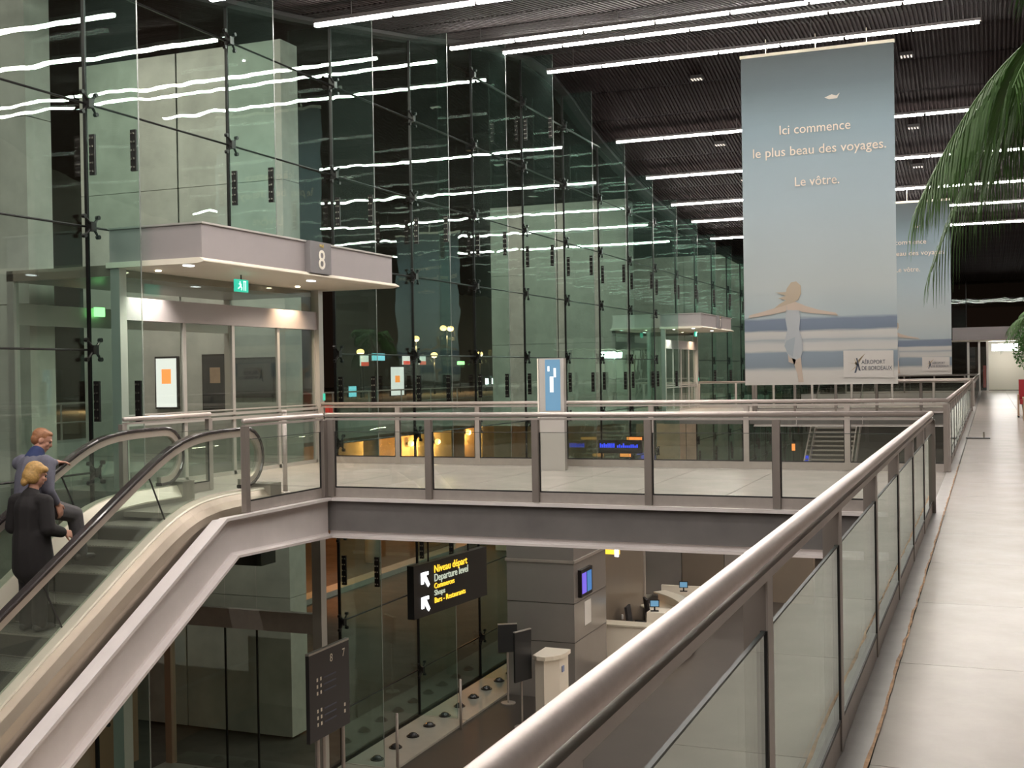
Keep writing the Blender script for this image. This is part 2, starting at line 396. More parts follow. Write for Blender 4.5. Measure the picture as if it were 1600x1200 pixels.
for k in range(K0, K1+1):
    y0 = YN+k*BAY; top = zc(y0)-.03
    inner = k in (1, 10)
    bot = levels[5] if inner else zbase
    m = MB()
    X1 = XG+.88
    m.add([(XG+.03, y0-.01, bot), (X1, y0-.01, bot), (X1, y0+.01, bot), (XG+.03, y0+.01, bot),
           (XG+.03, y0-.01, top), (X1, y0-.01, top), (X1, y0+.01, top), (XG+.03, y0+.01, top)],
          [(0,3,2,1),(4,5,6,7),(0,1,5,4),(2,3,7,6),(3,0,4,7)], 0)
    m.add([(X1, y0-.011, bot), (X1+.004, y0-.011, bot), (X1+.004, y0+.011, bot), (X1, y0+.011, bot),
           (X1, y0-.011, top), (X1+.004, y0-.011, top), (X1+.004, y0+.011, top), (X1, y0+.011, top)],
          [(0,3,2,1),(4,5,6,7),(0,1,5,4),(1,2,6,5),(2,3,7,6),(3,0,4,7)], 1)
    m.build('glass_fin', [M['fin'], M['edge']], gw)
    m = MB(); m.box(XG-.018, y0-.016, bot, XG+.03, y0+.016, top); m.build('joint_strip', M['black'], gw)
    for i, z in enumerate(levels):
        if z > top-.1 or z < bot-.05: continue
        if k >= 15 and i > 7: continue
        inst('spider_fitting', spme, gw, (XG+.07, y0, z))
        if i % 2 == 0 and z+DZ/2 < top-.3:
            inst('splice_plate', splme, gw, (XG+.12, y0, z-DZ*.42)) if z-DZ*.42 > bot+.3 else None
            inst('splice_plate', splme, gw, (XG+.80, y0, z-DZ*.42)) if z-DZ*.42 > bot+.3 else None

# uplight domes in the plinth
dome = MB(); dome.tube([(0, 0, 0), (0, 0, .018)], .125, 16); dome.sphere((0, 0, .012), (.095, .095, .07), 14, 5, 1, z0=0)
domeme = dome.mesh('uplight_dome', [M['black'], mat('dome_grey', (.06, .06, .065), .25, .4)])
nd = 0
place = ['nearest', 'second nearest', 'third nearest', 'fourth nearest', 'fifth nearest', 'sixth nearest', 'seventh nearest', 'eighth nearest', 'ninth nearest', 'tenth nearest']
for i in range(10):
    o = inst('uplight_dome', domeme, None, (-10.6, 19.3+i*.735, LOW+.03))
    tag(o, 'dark uplight dome on the lower plinth, %s of the row by the glass' % place[i], 'floor light', 'uplight domes along the glass plinth')

# ---- end of the hall: dark glass with a lit entrance
ew = thing('wall_end', None, None, (-5, END, 0), kind='structure')
for i in range(6):
    for j in range(4):
        x0 = -11+i*3.25
        if j < 2 and 3 <= i < 5 or (j == 2 and i in (3, 4)): continue
        MB().box(x0+.02, END-.01, j*1.65, x0+3.23, END+.01, j*1.65+1.62).build('glass_pane', M['endglass'], ew)
MB().box(-1.4, END-.5, 0, 5.0, END-.42, 2.95).build('lit_back_panel', mat('lit_lobby_wall', (.62, .60, .50), .5), ew) if False else None
for i in range(7): MB().box(-11+i*3.25-.03, END-.06, 0, -11+i*3.25+.03, END+.06, 6.6).build('mullion', M['black'], ew)
ep = thing('entrance_portal', 'pale entrance portal with lit ceiling panel closing the far end of the gallery', 'entrance', (1.5, END-.2, 0))
MB().box(-2.0, END-1.4, 3.0, 4.6, END-.1, 3.75).build('fascia', M['canopy'], ep)
MB().box(-2.1, END-1.5, 2.92, 4.7, END-.1, 3.0).build('soffit', M['soffit'], ep)
for x in (-1.15, -.55, -.1): MB().box(x-.06, END-.9, 0, x+.06, END-.78, 2.92).build('jamb', M['alu'], ep)
MB().box(-.1, END+1.6, 0, 4.6, END+1.7, 2.92).build('back_wall', mat('lobby_wall', (.62, .60, .50), .5), ep)
MB().box(-1.15, END-.86, 0, -.1, END-.84, 2.6).build('door_leaf', M['rglass'], ep)
MB().box(.15, END-.9, 2.35, 1.55, END-.6, 2.75).build('light_panel', mat('lobby_light', (1, 1, 1), emit=(1, .96, .92), es=22), ep)
MB().box(-.35, END-.8, .2, -.18, END-.7, 1.5).build('fire_extinguisher_box', M['red'], ep)

# ================================================================ LINEAR CEILING LIGHTS
ROWS = [(-4.9, .6), (-1.7, .6), (1.5, .6), (4.7, .6), (7.9, .6), (11.1, .6), (14.2, .6), (17.05, .6), (22.4, 6.5), (25.3, 6.5), (28.26, .6), (34.2, .6), (37.5, 6.5), (40.75, 6.5), (43.8, 6.5), (47.0, 6.5)]
rz_exact = {17.05: 7.31, 22.4: 8.25, 25.3: 8.87, 28.26: 9.10, 34.2: 8.37, 37.5: 7.77, 40.75: 7.31, 43.8: 7.06, 47.0: 6.74}
tubes = {}
def tube_mesh(L):
    if L not in tubes: tubes[L] = MB().box(0, -.035, -.025, L, .035, .025).mesh('light_tube', M['tube'])
    return tubes[L]
words_ = ['closest overhead', 'behind the viewer']
for r, (y, xe) in enumerate(ROWS):
    z = rz_exact.get(y, zc(y)-.3)
    n = int((xe+10.3)/1.46)
    t = thing('linear_light', None, 'ceiling light', (-10.3, y, z), group='rows of linear ceiling lights')
    lab = {-4.9: 'white linear light row at the near end wall, out of direct view', 1.5: 'white linear light row just ahead of the viewer, seen only mirrored', 7.9: 'white linear light row over the foreground railing, seen mirrored at top left', -1.7: 'white linear light row behind the viewer, seen only mirrored', 4.7: 'white linear light row overhead of the viewer, seen mirrored in the glass', 11.1: 'white linear light row above the near end of the footbridge, mirrored at top left',
           14.2: 'white linear light row over the middle of the first footbridge, mirrored at top left', 17.05: 'thickest white linear light row in direct view, right of the glass wall top', 22.4: 'thin white linear light row, uppermost of the long rows above the banner',
           25.3: 'white linear light row one bay nearer than the one the banner hangs from', 28.26: 'white linear light row from which the large beach banner hangs', 34.2: 'first white linear light row beyond the large banner', 37.5: 'second white linear light row beyond the large banner',
           40.75: 'white linear light row carrying the smaller far banner', 43.8: 'white linear light row just behind the far banner top', 47.0: 'lowest and farthest white linear light row'}[y]
    t['label'] = lab
    for i in range(n): inst('light_tube', tube_mesh(1.40), t, (-10.3+i*1.46+.02, y, z))
    MB().box(-10.3, y-.045, z+.026, -10.3+n*1.46, y+.045, z+.09).build('housing', M['housing'], t)
    hg = MB()
    for i in range(0, n, 2): hg.tube([(-10.3+i*1.46+.7, y, z+.09), (-10.3+i*1.46+.7, y, zc(y)+.02)], .008, 5)
    hg.build('hanger', M['housing'], t)
# small louvred ceiling spots
lv = MB(); lv.box(-.16, -.12, .03, .16, .12, .12)
for i in range(4): lv.box(-.14+i*.08, -.11, .01, -.11+i*.08, .11, .03, 1)
lvme = lv.mesh('ceiling_spot', [M['deck'], mat('spot_slats', (.1, .1, .1), emit=(1, .85, .72), es=.9)])
for x, y, lb in [(-7.23, 31.6, 'topmost one left of the banner'), (-7.5, 35.8, 'second one left of the banner'), (-7.4, 39.3, 'lowest one left of the banner'), (-1.85, 31.6, 'topmost one right of the banner'), (-1.93, 35.8, 'second one right of the banner'), (-2.0, 39.3, 'just above the far banner')]:
    o = inst('ceiling_spot', lvme, None, (x, y, zc(y)-.13)); tag(o, 'small ceiling grille light with bright slats, '+lb, 'ceiling light', 'small louvred ceiling spots')

# ================================================================ RAILINGS
def tubepath(b, P, r=.028, n=14): b.tube(P, r, n)
def railing(label, p0, p1, posts, name='glass_railing', group='glass railings with steel handrails', side=1, first_free=False, capends=False):
    """straight railing from p0 to p1 (x, y); posts = distances along it"""
    p0 = Vector((*p0, 0)); p1 = Vector((*p1, 0)); L = (p1-p0).length; d = (p1-p0)/L; nrm = Vector((-d.y, d.x, 0))*side
    t = thing(name, label, 'railing', tuple(p0), group=group)
    b = MB(); b.tube([p0+Vector((0, 0, 1.02)), p1+Vector((0, 0, 1.02))], .028, 16); b.build('handrail', M['steel'], t, smooth=True)
    b = MB(); c = (p0+p1)/2; b.obox(c+Vector((0, 0, .968)), d*L/2, nrm*.022, (0, 0, .012)); b.build('under_rail', M['kick'], t)
    pm = MB()
    pm.obox((0, .022, .485), (.040, 0, 0), (0, .030, 0), (0, 0, .475)); pm.obox((0, -.010, .485), (.040, 0, 0), (0, .0025, 0), (0, 0, .475), 1)
    pme = pm.mesh('post', [M['post'], M['kick']])
    ang = math.atan2(d.y, d.x)
    for s in posts:
        q = p0+d*s; o = inst('post', pme, t, tuple(q), (0, 0, ang if side > 0 else ang+PI))
    b = MB(); b.obox(c+Vector((0, 0, .062))-nrm*.0, d*L/2, nrm*.006, (0, 0, .058)); b.build('kick_plate', M['kick'], t)
    for a, e in zip(posts, posts[1:]):
        if e-a < .25: continue
        g = MB(); q = p0+d*((a+e)/2); g.obox(q+Vector((0, 0, .465))-nrm*.002, d*((e-a)/2-.05), nrm*.005, (0, 0, .345)); g.build('glass_panel', M['rglass'], t)
        g = MB(); g.obox(q+Vector((0, 0, .128))-nrm*.002, d*((e-a)/2-.045), nrm*.008, (0, 0, .008))
        for sg in (-1, 1): g.obox(q+d*sg*((e-a)/2-.045)+Vector((0, 0, .47))-nrm*.002, d*.006, nrm*.009, (0, 0, .345))
        g.build('gasket', M['gasket'], t)
        g = MB(); g.obox(q+Vector((0, 0, .8125))-nrm*.002, d*((e-a)/2-.05), nrm*.0055, (0, 0, .003)); g.build('glass_edge', M['redge'], t)
    return t
def spaced(L, s, off=0):
    r = []; x = off
    while x < L+.01: r.append(x); x += s
    return r
# near gallery railing: posts every 1.6 m back from the corner
Ln = YA+4.0
ps = [Ln-1.6036*i for i in range(0, 11)]; ps = sorted(p for p in ps if p >= 0)
railing('long gallery railing running from the foreground to the near footbridge corner', (XR, YA-Ln), (XR, YA), ps, side=1)
railing('gallery railing between the footbridge of entrance 8 and the second footbridge', (XR, YB), (XR, YA+MOD), spaced(MOD-5.02, 1.6), side=1)
railing('gallery railing beyond the second footbridge, far end of the walkway', (XR, YB+MOD), (XR, END-1.6), spaced(END-1.6-YB-MOD, 1.65), side=1)
def bridge_rails(dy, which, front, back):
    L = XR-XL
    xs = [0, .09, 1.43, 2.8, 4.14, 5.55, L]
    railing(front, (XL, YA+dy), (XR, YA+dy), xs, side=-1)
    L2 = XR+10.75
    railing(back, (-10.75, YB+dy), (XR, YB+dy), spaced(L2-.1, 1.47)+[L2], side=1)
bridge_rails(0, 'near', 'near railing of the first footbridge, facing the viewer across the void', 'rear railing of the first footbridge, ending at the door jamb of entrance 8')
bridge_rails(MOD, 'second', 'near railing of the second footbridge, under the large banner', 'rear railing of the second footbridge, just behind the banner foot')
railing('near railing of the third and farthest footbridge', (XL, 70.4), (XR, 70.4), spaced(7.1, 1.6), side=-1)
railing('short railing between escalator newel and footbridge corner', (XL, 11.04), (XL, YA-.09), [0, YA-.09-11.04], side=-1)
railing('short railing on the far side of the escalator landing', (-9.7, 11.5), (-9.7, 13.2), [0, 1.7], side=1)
def capped_post(label, x, y):
    t = thing('barrier_post', label, 'post', (x, y, 0), group='capped steel posts at the escalator exit')
    b = MB(); b.tube([(x, y, 0), (x, y, 1.04)], .03, 12); b.build('shaft', M['kick'], t, True)
    b = MB(); b.tube([(x, y, 1.04), (x, y, 1.07)], [.036, .03], 12); b.tube([(x, y, 0), (x, y, .02)], .06, 12); b.build('cap', M['steel'], t, True)
capped_post('capped steel post standing alone behind the short escalator railing', -8.47, 13.1)

# ================================================================ FOOTBRIDGES
def i_beam(b, path, x_in=1):
    """C section beam swept along a path in a plane of constant x; flanges stick out to +x"""
    pass
def bridge(dy, label, esc=False):
    t = thing('footbridge', label, 'footbridge', (XR, YA+dy, 0), group='footbridges across the void')
    y0, y1 = YA+dy, YB+dy
    MB().box(-10.9, y0+.03, -.42, XR-.03, y1-.03, -.032).build('slab', M['slab'], t)
    if esc or dy == 0:
        MB().box(-7.75, 12.0, -.42, XL+.0, y0+.02, -.032).build('landing_slab', M['slab'], t)
        MB().box(-9.62, 12.0, -.42, -7.75, y0+.02, -.032).build('landing_slab', M['slab'], t)
        MB().box(-10.9, 13.2, -.42, -9.62, y0+.02, -.032)
        tiles(t, -9.6, XL-.02, 12.0, y0, 1, .8)
        tiles(t, -10.88, XL-.02, y0, y1, 1.07, 1.66)
        tiles(t, XL-.02, XR, y0, y1, 1.19, 1.66)
    else: tiles(t, -10.88, XR, y0, y1, 2.06, 2.5)
    def cbeam(ya, s):
        b = MB(); x0, x1 = XL, XR
        b.prism([(ya, -.03), (ya+s*.10, -.03), (ya+s*.10, -.5), (ya-s*.05, -.5), (ya-s*.05, -.472), (ya+s*.055, -.472), (ya+s*.07, -.455), (ya+s*.07, -.075), (ya+s*.055, -.055), (ya-s*.06, -.04), (ya-s*.06, 0), (ya, 0)], 'X', x0 if s > 0 else -10.9, x1)
        return b
    cbeam(y0, 1).build('edge_beam', M['beam'], t)
    cbeam(y1, -1).build('edge_beam', M['beam'], t)
    for x in ((-6.2, -4.0, -2.0) if dy else ()): MB().box(x-.01, y0-.04, -.47, x+.01, y0+.07, -.05).build('stiffener', M['beam'], t)
    return t
br = bridge(0, 'first footbridge in grey steel with pale stone tiles, leading to entrance 8')
# sloping side beam that runs down under the escalator
def sideline(y): return 0 if y > 10.57 else (y-10.57)*.5774
b = MB(); P = [(XL, y, 0) for y in (YA+.0, 10.57)]+[(XL, y, (y-10.57)*.5774) for y in (8, 4, .8)]
P = [(XL, YA, -.0), (XL, 10.57, 0), (XL, .8, (.8-10.57)*.5774)][::-1]
prof = [(-.10, -.03), (.0, -.03), (.0, 0), (.10, 0), (.10, -.035), (.022, -.05), (.012, -.07), (.012, -.44), (.022, -.46), (.10, -.47), (.10, -.5), (-.10, -.5)]
b.strip(P, prof); b.build('sloping_side_beam', M['beam'], br)
bridge(MOD, 'second footbridge in grey steel, under the large banner')
bridge(2*MOD, 'third footbridge in grey steel, farthest down the hall') if False else None
t = thing('footbridge', 'third footbridge in grey steel at the far end of the hall', 'footbridge', (XR, 70.4, 0), group='footbridges across the void')
MB().box(-10.2, 70.43, -.42, XR-.02, 75.3, -.02).build('slab', M['stone'], t); MB().box(-10.2, 70.34, -.5, XR, 70.43, 0).build('edge_beam', M['beam'], t)

# ================================================================ ESCALATOR
esc = thing('escalator', 'escalator with glass balustrades and dark handrails climbing to the first footbridge', 'escalator', (-8.62, 11.5, 0))
def zl(y):
    u = (10.43-y)/.22
    return -.5774*.22*(math.log1p(math.exp(u)) if u < 30 else u)
YS = [.4+.8*i for i in range(11)]+[9.0+.16*i for i in range(17)]
bot = .6
def handline(x, off, yend=11.60, r=.33, loop=True):
    P = [(x, y, zl(y)+off) for y in YS if y < yend-.05]+[(x, yend, off)]
    if loop:
        for i in range(1, 13):
            a = PI/2-PI*i/12*1.02; P.append((x, yend+r*math.cos(a), off-r+r*math.sin(a)))
        P.append((x, yend-.10, off-2*r+.0))
    return P
for xb, nm in ((-8.05, 'near'), (-9.2, 'far')):
    sgn = 1 if nm == 'near' else -1
    P = handline(xb, .905)
    b = MB(); b.strip(P, [(-.045, -.012), (-.045, .012), (-.035, .024), (.035, .024), (.045, .012), (.045, -.012), (.03, -.018), (-.03, -.018)]); b.build('handrail', M['belt'], esc)
    b = MB(); b.strip(P, [(-.030, -.085), (-.030, -.018), (.030, -.018), (.030, -.085)]); b.build('handrail_guide', M['guide'], esc)
    # glass infill between deck and handrail, split into panes
    cuts = [.6, 2.2, 3.8, 5.4, 7.0, 8.55, 10.05, 11.60]
    for a, e in zip(cuts, cuts[1:]):
        g = MB(); ysx = [a+.008]+[y for y in YS if a+.02 < y < e-.02]+[e-.008]
        top_ = [(y, zl(y)+.83) for y in ysx]; bt = [(y, zl(y)+.22) for y in ysx]
        if e == 11.60: top_ += [(11.60+.25*math.cos(PI/2-PI*i/10), .905-.33+.25*math.sin(PI/2-PI*i/10)) for i in range(1, 9)]; bt[-1] = (11.6, .30)
        sl = .0
        g.prism(top_+bt[::-1], 'X', xb-.005, xb+.005); g.build('glass_pane', M['eglass'], esc)
    for e in cuts[1:-1]:
        g = MB(); g.strip([(xb, e+.12, zl(e)+.22), (xb, e-.17, zl(e-.1)+.83)], [(-.006, -.006), (.006, -.006), (.006, .006), (-.006, .006)]); g.build('glass_joint', M['gasket'], esc)
    PP = [(xb, y, zl(y)) for y in YS if y < 11.8]+[(xb, 11.82, 0)]
    # top deck (cream), outer cladding (tan), inner skirt
    xo = xb+sgn*.20; xi = xb-sgn*.10
    def prof(L): L = [(sgn*a_, c_) for a_, c_ in L]; return L if sgn > 0 else L[::-1]
    b = MB(); b.strip(PP, prof([(-.02, .15), (-.02, .185), (.0, .205), (.11, .205), (.12, .19), (.12, .15)])); b.build('deck_profile', M['cream'], esc)
    b = MB(); b.strip(PP, prof([(-.088, .02), (-.088, .075), (-.02, .205), (-.005, .205), (-.005, .18), (-.075, .06), (-.075, .02)])); b.build('inner_deck', M['cream'], esc)
    b = MB(); b.strip(PP, prof([(.105, .15), (.115, .188), (.17, .13), (.215, .06), (.235, -.02), (.235, -.40), (.22, -.40), (.22, -.02), (.20, .05), (.16, .12)])); b.build('cladding', M['tan'], esc)
    b = MB(); b.strip(PP, [(-sgn*.095-.005, -.25), (-sgn*.095+.005, -.25), (-sgn*.095+.005, .06), (-sgn*.095-.005, .06)]); b.build('skirt', M['skirt'], esc)
    MB().box(xi, 11.82, 0, xo, 12.05, .25).build('newel_base', M['skirt'], esc)
# underside
b = MB(); b.strip([(-8.62, y, zl(y)-.75) for y in YS if y < 10.9], [(-.75, -.02), (.75, -.02), (.75, .02), (-.75, .02)]); b.build('soffit', M['skirt'], esc)
b = MB(); b.strip([(-9.38, y, zl(y)) for y in YS if y < 11.8], [(-.01, -.75), (.01, -.75), (.01, .0), (-.01, .0)]); b.build('outer_panel', M['tan'], esc)
# steps
st = MB(); w_ = .48
st.prism([(0, 0), (.40, 0), (.40, -.03), (.02, -.03), (.02, -.22), (0, -.22)], 'X', -w_, w_)
for i in range(24):
    x = -w_+.04*i; st.box(x, 0.0, 0, x+.018, .395, .006, 0)
st.box(-w_, -.002, -.21, w_, 0, -.012, 1)
stme = st.mesh('step', [M['tread'], M['riser']])
for i in range(24):
    ys_ = 10.38-.4*i; inst('step', stme, esc, (-8.62, ys_-.05, zl(ys_+.05)+.0 if i < 2 else -.5774*(10.43-ys_-.05)))
MB().box(-9.1, 10.75, -.05, -8.15, 12.0, .012).build('comb_plate', M['skirt'], esc)

# ================================================================ ENTRANCES (portal, canopy, doors)
def entrance(dy, num, label):
    t = thing('door_1' if num == '8' else 'door_2', None, None, (-10.9, 15.4+dy, 0), kind='structure')
    XP = -10.9; a, c = 12.80+dy, 17.98+dy
    for y in (a+.05, c-.05):
        MB().box(XP-.06, y-.07, -.0, XP+.09, y+.07, 3.05).build('jamb', M['alu'], t)
    MB().box(XP-.05, a+.12, 2.31, XP+.05, c-.12, 2.62).build('door_header', M['canopy'], t)
    MB().box(XP-.006, a+.12, 2.63, XP+.006, c-.12, 3.03).build('transom_glass', M['rglass'], t)
    edges = [a+.12, 14.24+dy, 15.44+dy, 16.70+dy, c-.12]
    for i, (e, f) in enumerate(zip(edges, edges[1:])):
        d = thing('door_leaf', None, None, (XP, e, 0), parent=t)
        MB().box(XP-.006, e+.03, .05, XP+.006, f-.03, 2.30).build('glass_pane', M['rglass'], d)
        m = MB(); m.box(XP-.02, e, 0, XP+.02, e+.035, 2.31); m.box(XP-.02, f-.035, 0, XP+.02, f, 2.31); m.box(XP-.02, e, .0, XP+.02, f, .06)
        m.build('frame', M['alu'], d)
        m = MB(); m.box(XP+.0, e, .86, XP+.05, f, .90); m.box(XP, e, .93, XP+.05, f, .97); m.box(XP, e, 1.0, XP+.03, f, 1.02); m.build('push_bar', M['alu'], d)
    # vestibule behind
    for y in (a+.05, c-.05):
        MB().box(-12.7, y-.006, 0, XP-.08, y+.006, 3.0).build('side_glass', M['facade'], t)
        MB().box(-12.8, y-.05, 0, -12.68, y+.05, 3.05).build('outer_jamb', M['alu'], t)
    MB().box(-12.8, a, 2.9, XP-.06, c, 3.05).build('vestibule_ceiling', M['taupe'], t)
    MB().box(-12.78, a+.1, 2.3, -12.7, c-.1, 2.6).build('outer_header', M['alu'], t)
    MB().box(-12.8, a, -.4, XP, c, -.01).build('threshold', M['slab'], t)
    MB().box(XP+.07, c-.02, 1.08, XP+.10, c+.04, 1.2).build('door_button', M['e_green'], t)
    if num == '8':
        MB().box(-12.64, 14.36, 2.47, -12.60, 14.56, 2.61).build('green_lamp', M['e_lime'], t)
    # canopy
    X1 = -9.5; cy0, cy1 = 12.82+dy, 18.12+dy
    k = thing('entrance_canopy', label, 'canopy', (-10.9, 15.4+dy, 3.03), group='entrance canopies')
    m = MB(); m.box(X1-.04, cy0, 3.08, X1, cy1, 3.52); m.box(XP-.1, cy0, 3.08, X1-.04, cy0+.04, 3.52); m.box(XP-.1, cy1-.04, 3.08, X1-.04, cy1, 3.52)
    m.build('fascia', M['canopy'], k)
    MB().box(XP-.1, cy0-.03, 3.52, X1+.03, cy1+.03, 3.545).build('cap_flashing', M['alu'], k)
    m = MB(); m.prism([(XP-.1, 3.075), (X1+.02, 3.075), (X1+.09, 3.035), (X1+.09, 3.02), (X1-.02, 3.0), (XP-.1, 3.0)], 'Y', cy0-.08, cy1+.09); m.build('soffit', M['soffit'], k)
    for y, col, en in ((13.35+dy, (1, .93, .84), 190), (16.9+dy, (1, .74, .48), 190)):
        m = MB(); m.tube([(-10.62, y, 2.985), (-10.62, y, 3.0)], .04, 12); m.build('downlight', M['e_warm'], k)
        L = bpy.data.lights.new('downlight_lamp', 'SPOT'); L.energy = en; L.color = col; L.spot_size = 1.9; L.spot_blend = .7; L.shadow_soft_size = .05
        lo = bpy.data.objects.new('downlight_lamp', L); COL.objects.link(lo); lo.parent = k; lo.location = ORIG[k.name].inverted() @ Vector((-10.60, y, 2.97))
        lo.rotation_euler = (0, .42, 0)
    for y in (12.95+dy, 16.0+dy):
        L = bpy.data.lights.new('canopy_lamp', 'SPOT'); L.energy = 170; L.color = (1, .88, .72); L.spot_size = 2.5; L.spot_blend = .6; L.shadow_soft_size = .06
        lo = bpy.data.objects.new('canopy_lamp', L); COL.objects.link(lo); lo.parent = k; lo.location = ORIG[k.name].inverted() @ Vector((-9.81, y, 2.97))
        m = MB(); m.box(-9.85, y-.07, 2.985, -9.77, y+.07, 3.0); m.build('ceiling_lamp', M['e_white'], k)
    p = thing('number_plate', None, None, (X1+.1, 15.62+dy, 3.3), parent=k)
    MB().box(X1, 15.33+dy, 3.06, X1+.10, 15.93+dy, 3.54).build('plate', mat('plate_grey', (.19, .18, .185), .4), p)
    lettering('numeral', num, .42, M['white'], p, (.004, .03, -.17), (PI/2, 0, PI/2))
    lettering('caption', 'Hall', .07, mat('plate_gold', (.5, .38, .12), .5), p, (.004, .03, .16), (PI/2, 0, PI/2))
    s = thing('exit_sign', ('nearer' if num == '8' else 'distant')+' green exit sign under the canopy of entrance '+num, 'sign', (-10.1, 14.55+dy, 2.85))
    m = MB(); m.obox((-10.1, 14.55+dy, 2.84), (0, .16, 0), (.015, 0, 0), (0, 0, .09)); m.build('panel', M['e_green'], s)
    MB().box(-10.104, 14.54+dy, 2.93, -10.096, 14.56+dy, 3.0).build('bracket', M['black'], s)
    m = MB()   # running man pictogram and door outline
    xx = -10.082; yy = 14.50+dy; z = 2.84
    m.sphere((xx, yy, z+.05), (.004, .014, .014), 8, 4)
    for p_, q_, r_ in (((0, .03), (.01, -.01), .012), ((.01, -.01), (.04, -.03), .008), ((.04, -.03), (.03, -.065), .007), ((.01, -.01), (-.02, -.03), .008), ((-.02, -.03), (-.05, -.045), .007), ((0, .03), (.03, .01), .006), ((0, .03), (-.03, .02), .006)):
        m.tube([(xx, yy+p_[0], z+p_[1]), (xx, yy+q_[0], z+q_[1])], r_, 5)
    m.box(xx-.002, yy+.09, z-.07, xx+.002, yy+.10, z+.07); m.box(xx-.002, yy+.13, z-.07, xx+.002, yy+.14, z+.07); m.box(xx-.002, yy+.09, z+.06, xx+.002, yy+.14, z+.07)
    m.build('pictogram', mat('pictogram_white', (1, 1, 1), emit=(.7, 1, .9), es=1.3), s)
    MB().box(-10.88, 18.0+dy, 1.0, -10.78, 18.14+dy, 1.12).build('alarm_box', M['red'], t) if False else None
    return t
entrance(0, '8', 'grey box canopy over glass doors with number 8 plate')
entrance(MOD, '7', 'distant grey box canopy over the second entrance, number plate seen edge on')
o = MB().box(-10.80, 17.98, .86, -10.70, 18.10, 1.02).build('fire_alarm_box', M['red'], base=(-10.75, 18.04, .94)); tag(o, 'small red alarm box on the right jamb of entrance 8', 'alarm')

# lower vestibule below entrance 8
v = thing('door_3', None, None, (-10.95, 17.95, LOW), kind='structure')
MB().box(-11.04, 17.86, LOW, -10.86, 18.04, -.42).build('column', M['alu'], v)
MB().box(-14.2, 17.88, -3.02, -11.04, 18.02, -2.67).build('transom_beam', M['kick'], v)
for a_, c_ in ((-14.2, -12.95), (-12.93, -12.27), (-12.25, -11.05)):
    MB().box(a_, 17.94, LOW+.05, c_, 17.955, -3.03).build('glass_pane', M['facade'], v)
    MB().box(a_, 17.94, -2.66, c_, 17.955, -.5).build('glass_pane', M['facade'], v)
for x in (-12.94, -12.26): MB().box(x-.012, 17.93, LOW, x+.012, 17.965, -3.02).build('glass_joint', M['black'], v)
MB().box(-14.26, 17.88, LOW, -14.12, 18.02, -.5).build('door_post', mat('copper_post', (.42, .30, .22), .4, .5), v)
MB().box(-14.25, 18.03, -1.9, -12.2, 18.5, -.6).build('duct_box', M['sign'], v)
MB().box(-14.3, 17.3, LOW-.05, -10.9, 17.93, LOW+.02).build('sill_slab', M['lowpale'], v)
for i, x in enumerate((-13.4, -12.7)):
    tag(inst('uplight_dome', domeme, None, (x, 17.6, LOW+.02)), 'dark uplight dome on the sill under the escalator, '+('left' if i == 0 else 'right')+' one', 'floor light', 'uplight domes along the glass plinth')
MB().box(-15.0, 12.9, LOW, -14.9, 17.9, -.7).build('side_panel', mat('brown_panel', (.30, .17, .10), .5), v)
MB().box(-14.88, 16.6, -4.1, -14.87, 16.95, -3.6).build('blue_notice', mat('notice_blue', (.10, .22, .32), .5), v)
MB().box(-14.86, 13.5, -4.62, -14.8, 17.6, -4.56).build('push_rail', M['alu'], v)
for y in (12.85,): MB().box(-11.04, y-.09, LOW, -10.86, y+.09, -.42).build('column', M['alu'], v)

# ================================================================ BANNERS
def banner_material(name, H):
    m = bpy.data.materials.new(name); m.use_nodes = True; nt = m.node_tree; bs = nt.nodes['Principled BSDF']; bs.inputs['Roughness'].default_value = .7
    tc = nt.nodes.new('ShaderNodeTexCoord'); sp_ = nt.nodes.new('ShaderNodeSeparateXYZ'); nt.links.new(tc.outputs['Object'], sp_.inputs[0])
    dv = nt.nodes.new('ShaderNodeMath'); dv.operation = 'DIVIDE'; dv.inputs[1].default_value = H; nt.links.new(sp_.outputs['Z'], dv.inputs[0])
    nz = nt.nodes.new('ShaderNodeTexNoise'); nz.inputs['Scale'].default_value = 2.2; nz.inputs['Detail'].default_value = 6
    mp = nt.nodes.new('ShaderNodeMapping'); mp.inputs['Scale'].default_value = (.6, 1, 6); nt.links.new(tc.outputs['Object'], mp.inputs[0]); nt.links.new(mp.outputs[0], nz.inputs[0])
    ad = nt.nodes.new('ShaderNodeMath'); ad.operation = 'MULTIPLY_ADD'; ad.inputs[1].default_value = .012; nt.links.new(nz.outputs['Fac'], ad.inputs[0]); nt.links.new(dv.outputs[0], ad.inputs[2])
    cr = nt.nodes.new('ShaderNodeValToRGB'); nt.links.new(ad.outputs[0], cr.inputs[0])
    S = [(0, (.50, .47, .44)), (.032, (.52, .50, .47)), (.042, (.52, .50, .47)), (.055, (.20, .24, .28)), (.098, (.22, .27, .32)), (.106, (.50, .49, .46)), (.128, (.46, .46, .45)), (.136, (.30, .33, .36)), (.142, (.46, .46, .45)), (.160, (.50, .49, .46)), (.168, (.15, .19, .25)), (.200, (.17, .21, .28)), (.206, (.36, .42, .44)), (.30, (.40, .44, .44)), (.55, (.29, .355, .385)), (.78, (.185, .25, .285)), (.90, (.10, .135, .15)), (1.0, (.080, .100, .105))]
    S = [(p, c) for p, c in S]
    els = cr.color_ramp.elements
    els[0].position, els[0].color = S[0][0], (*S[0][1], 1); els[1].position, els[1].color = S[-1][0], (*S[-1][1], 1)
    for p, c in S[1:-1]: e = els.new(p); e.color = (*c, 1)
    nt.links.new(cr.outputs[0], bs.inputs['Base Color']); return m
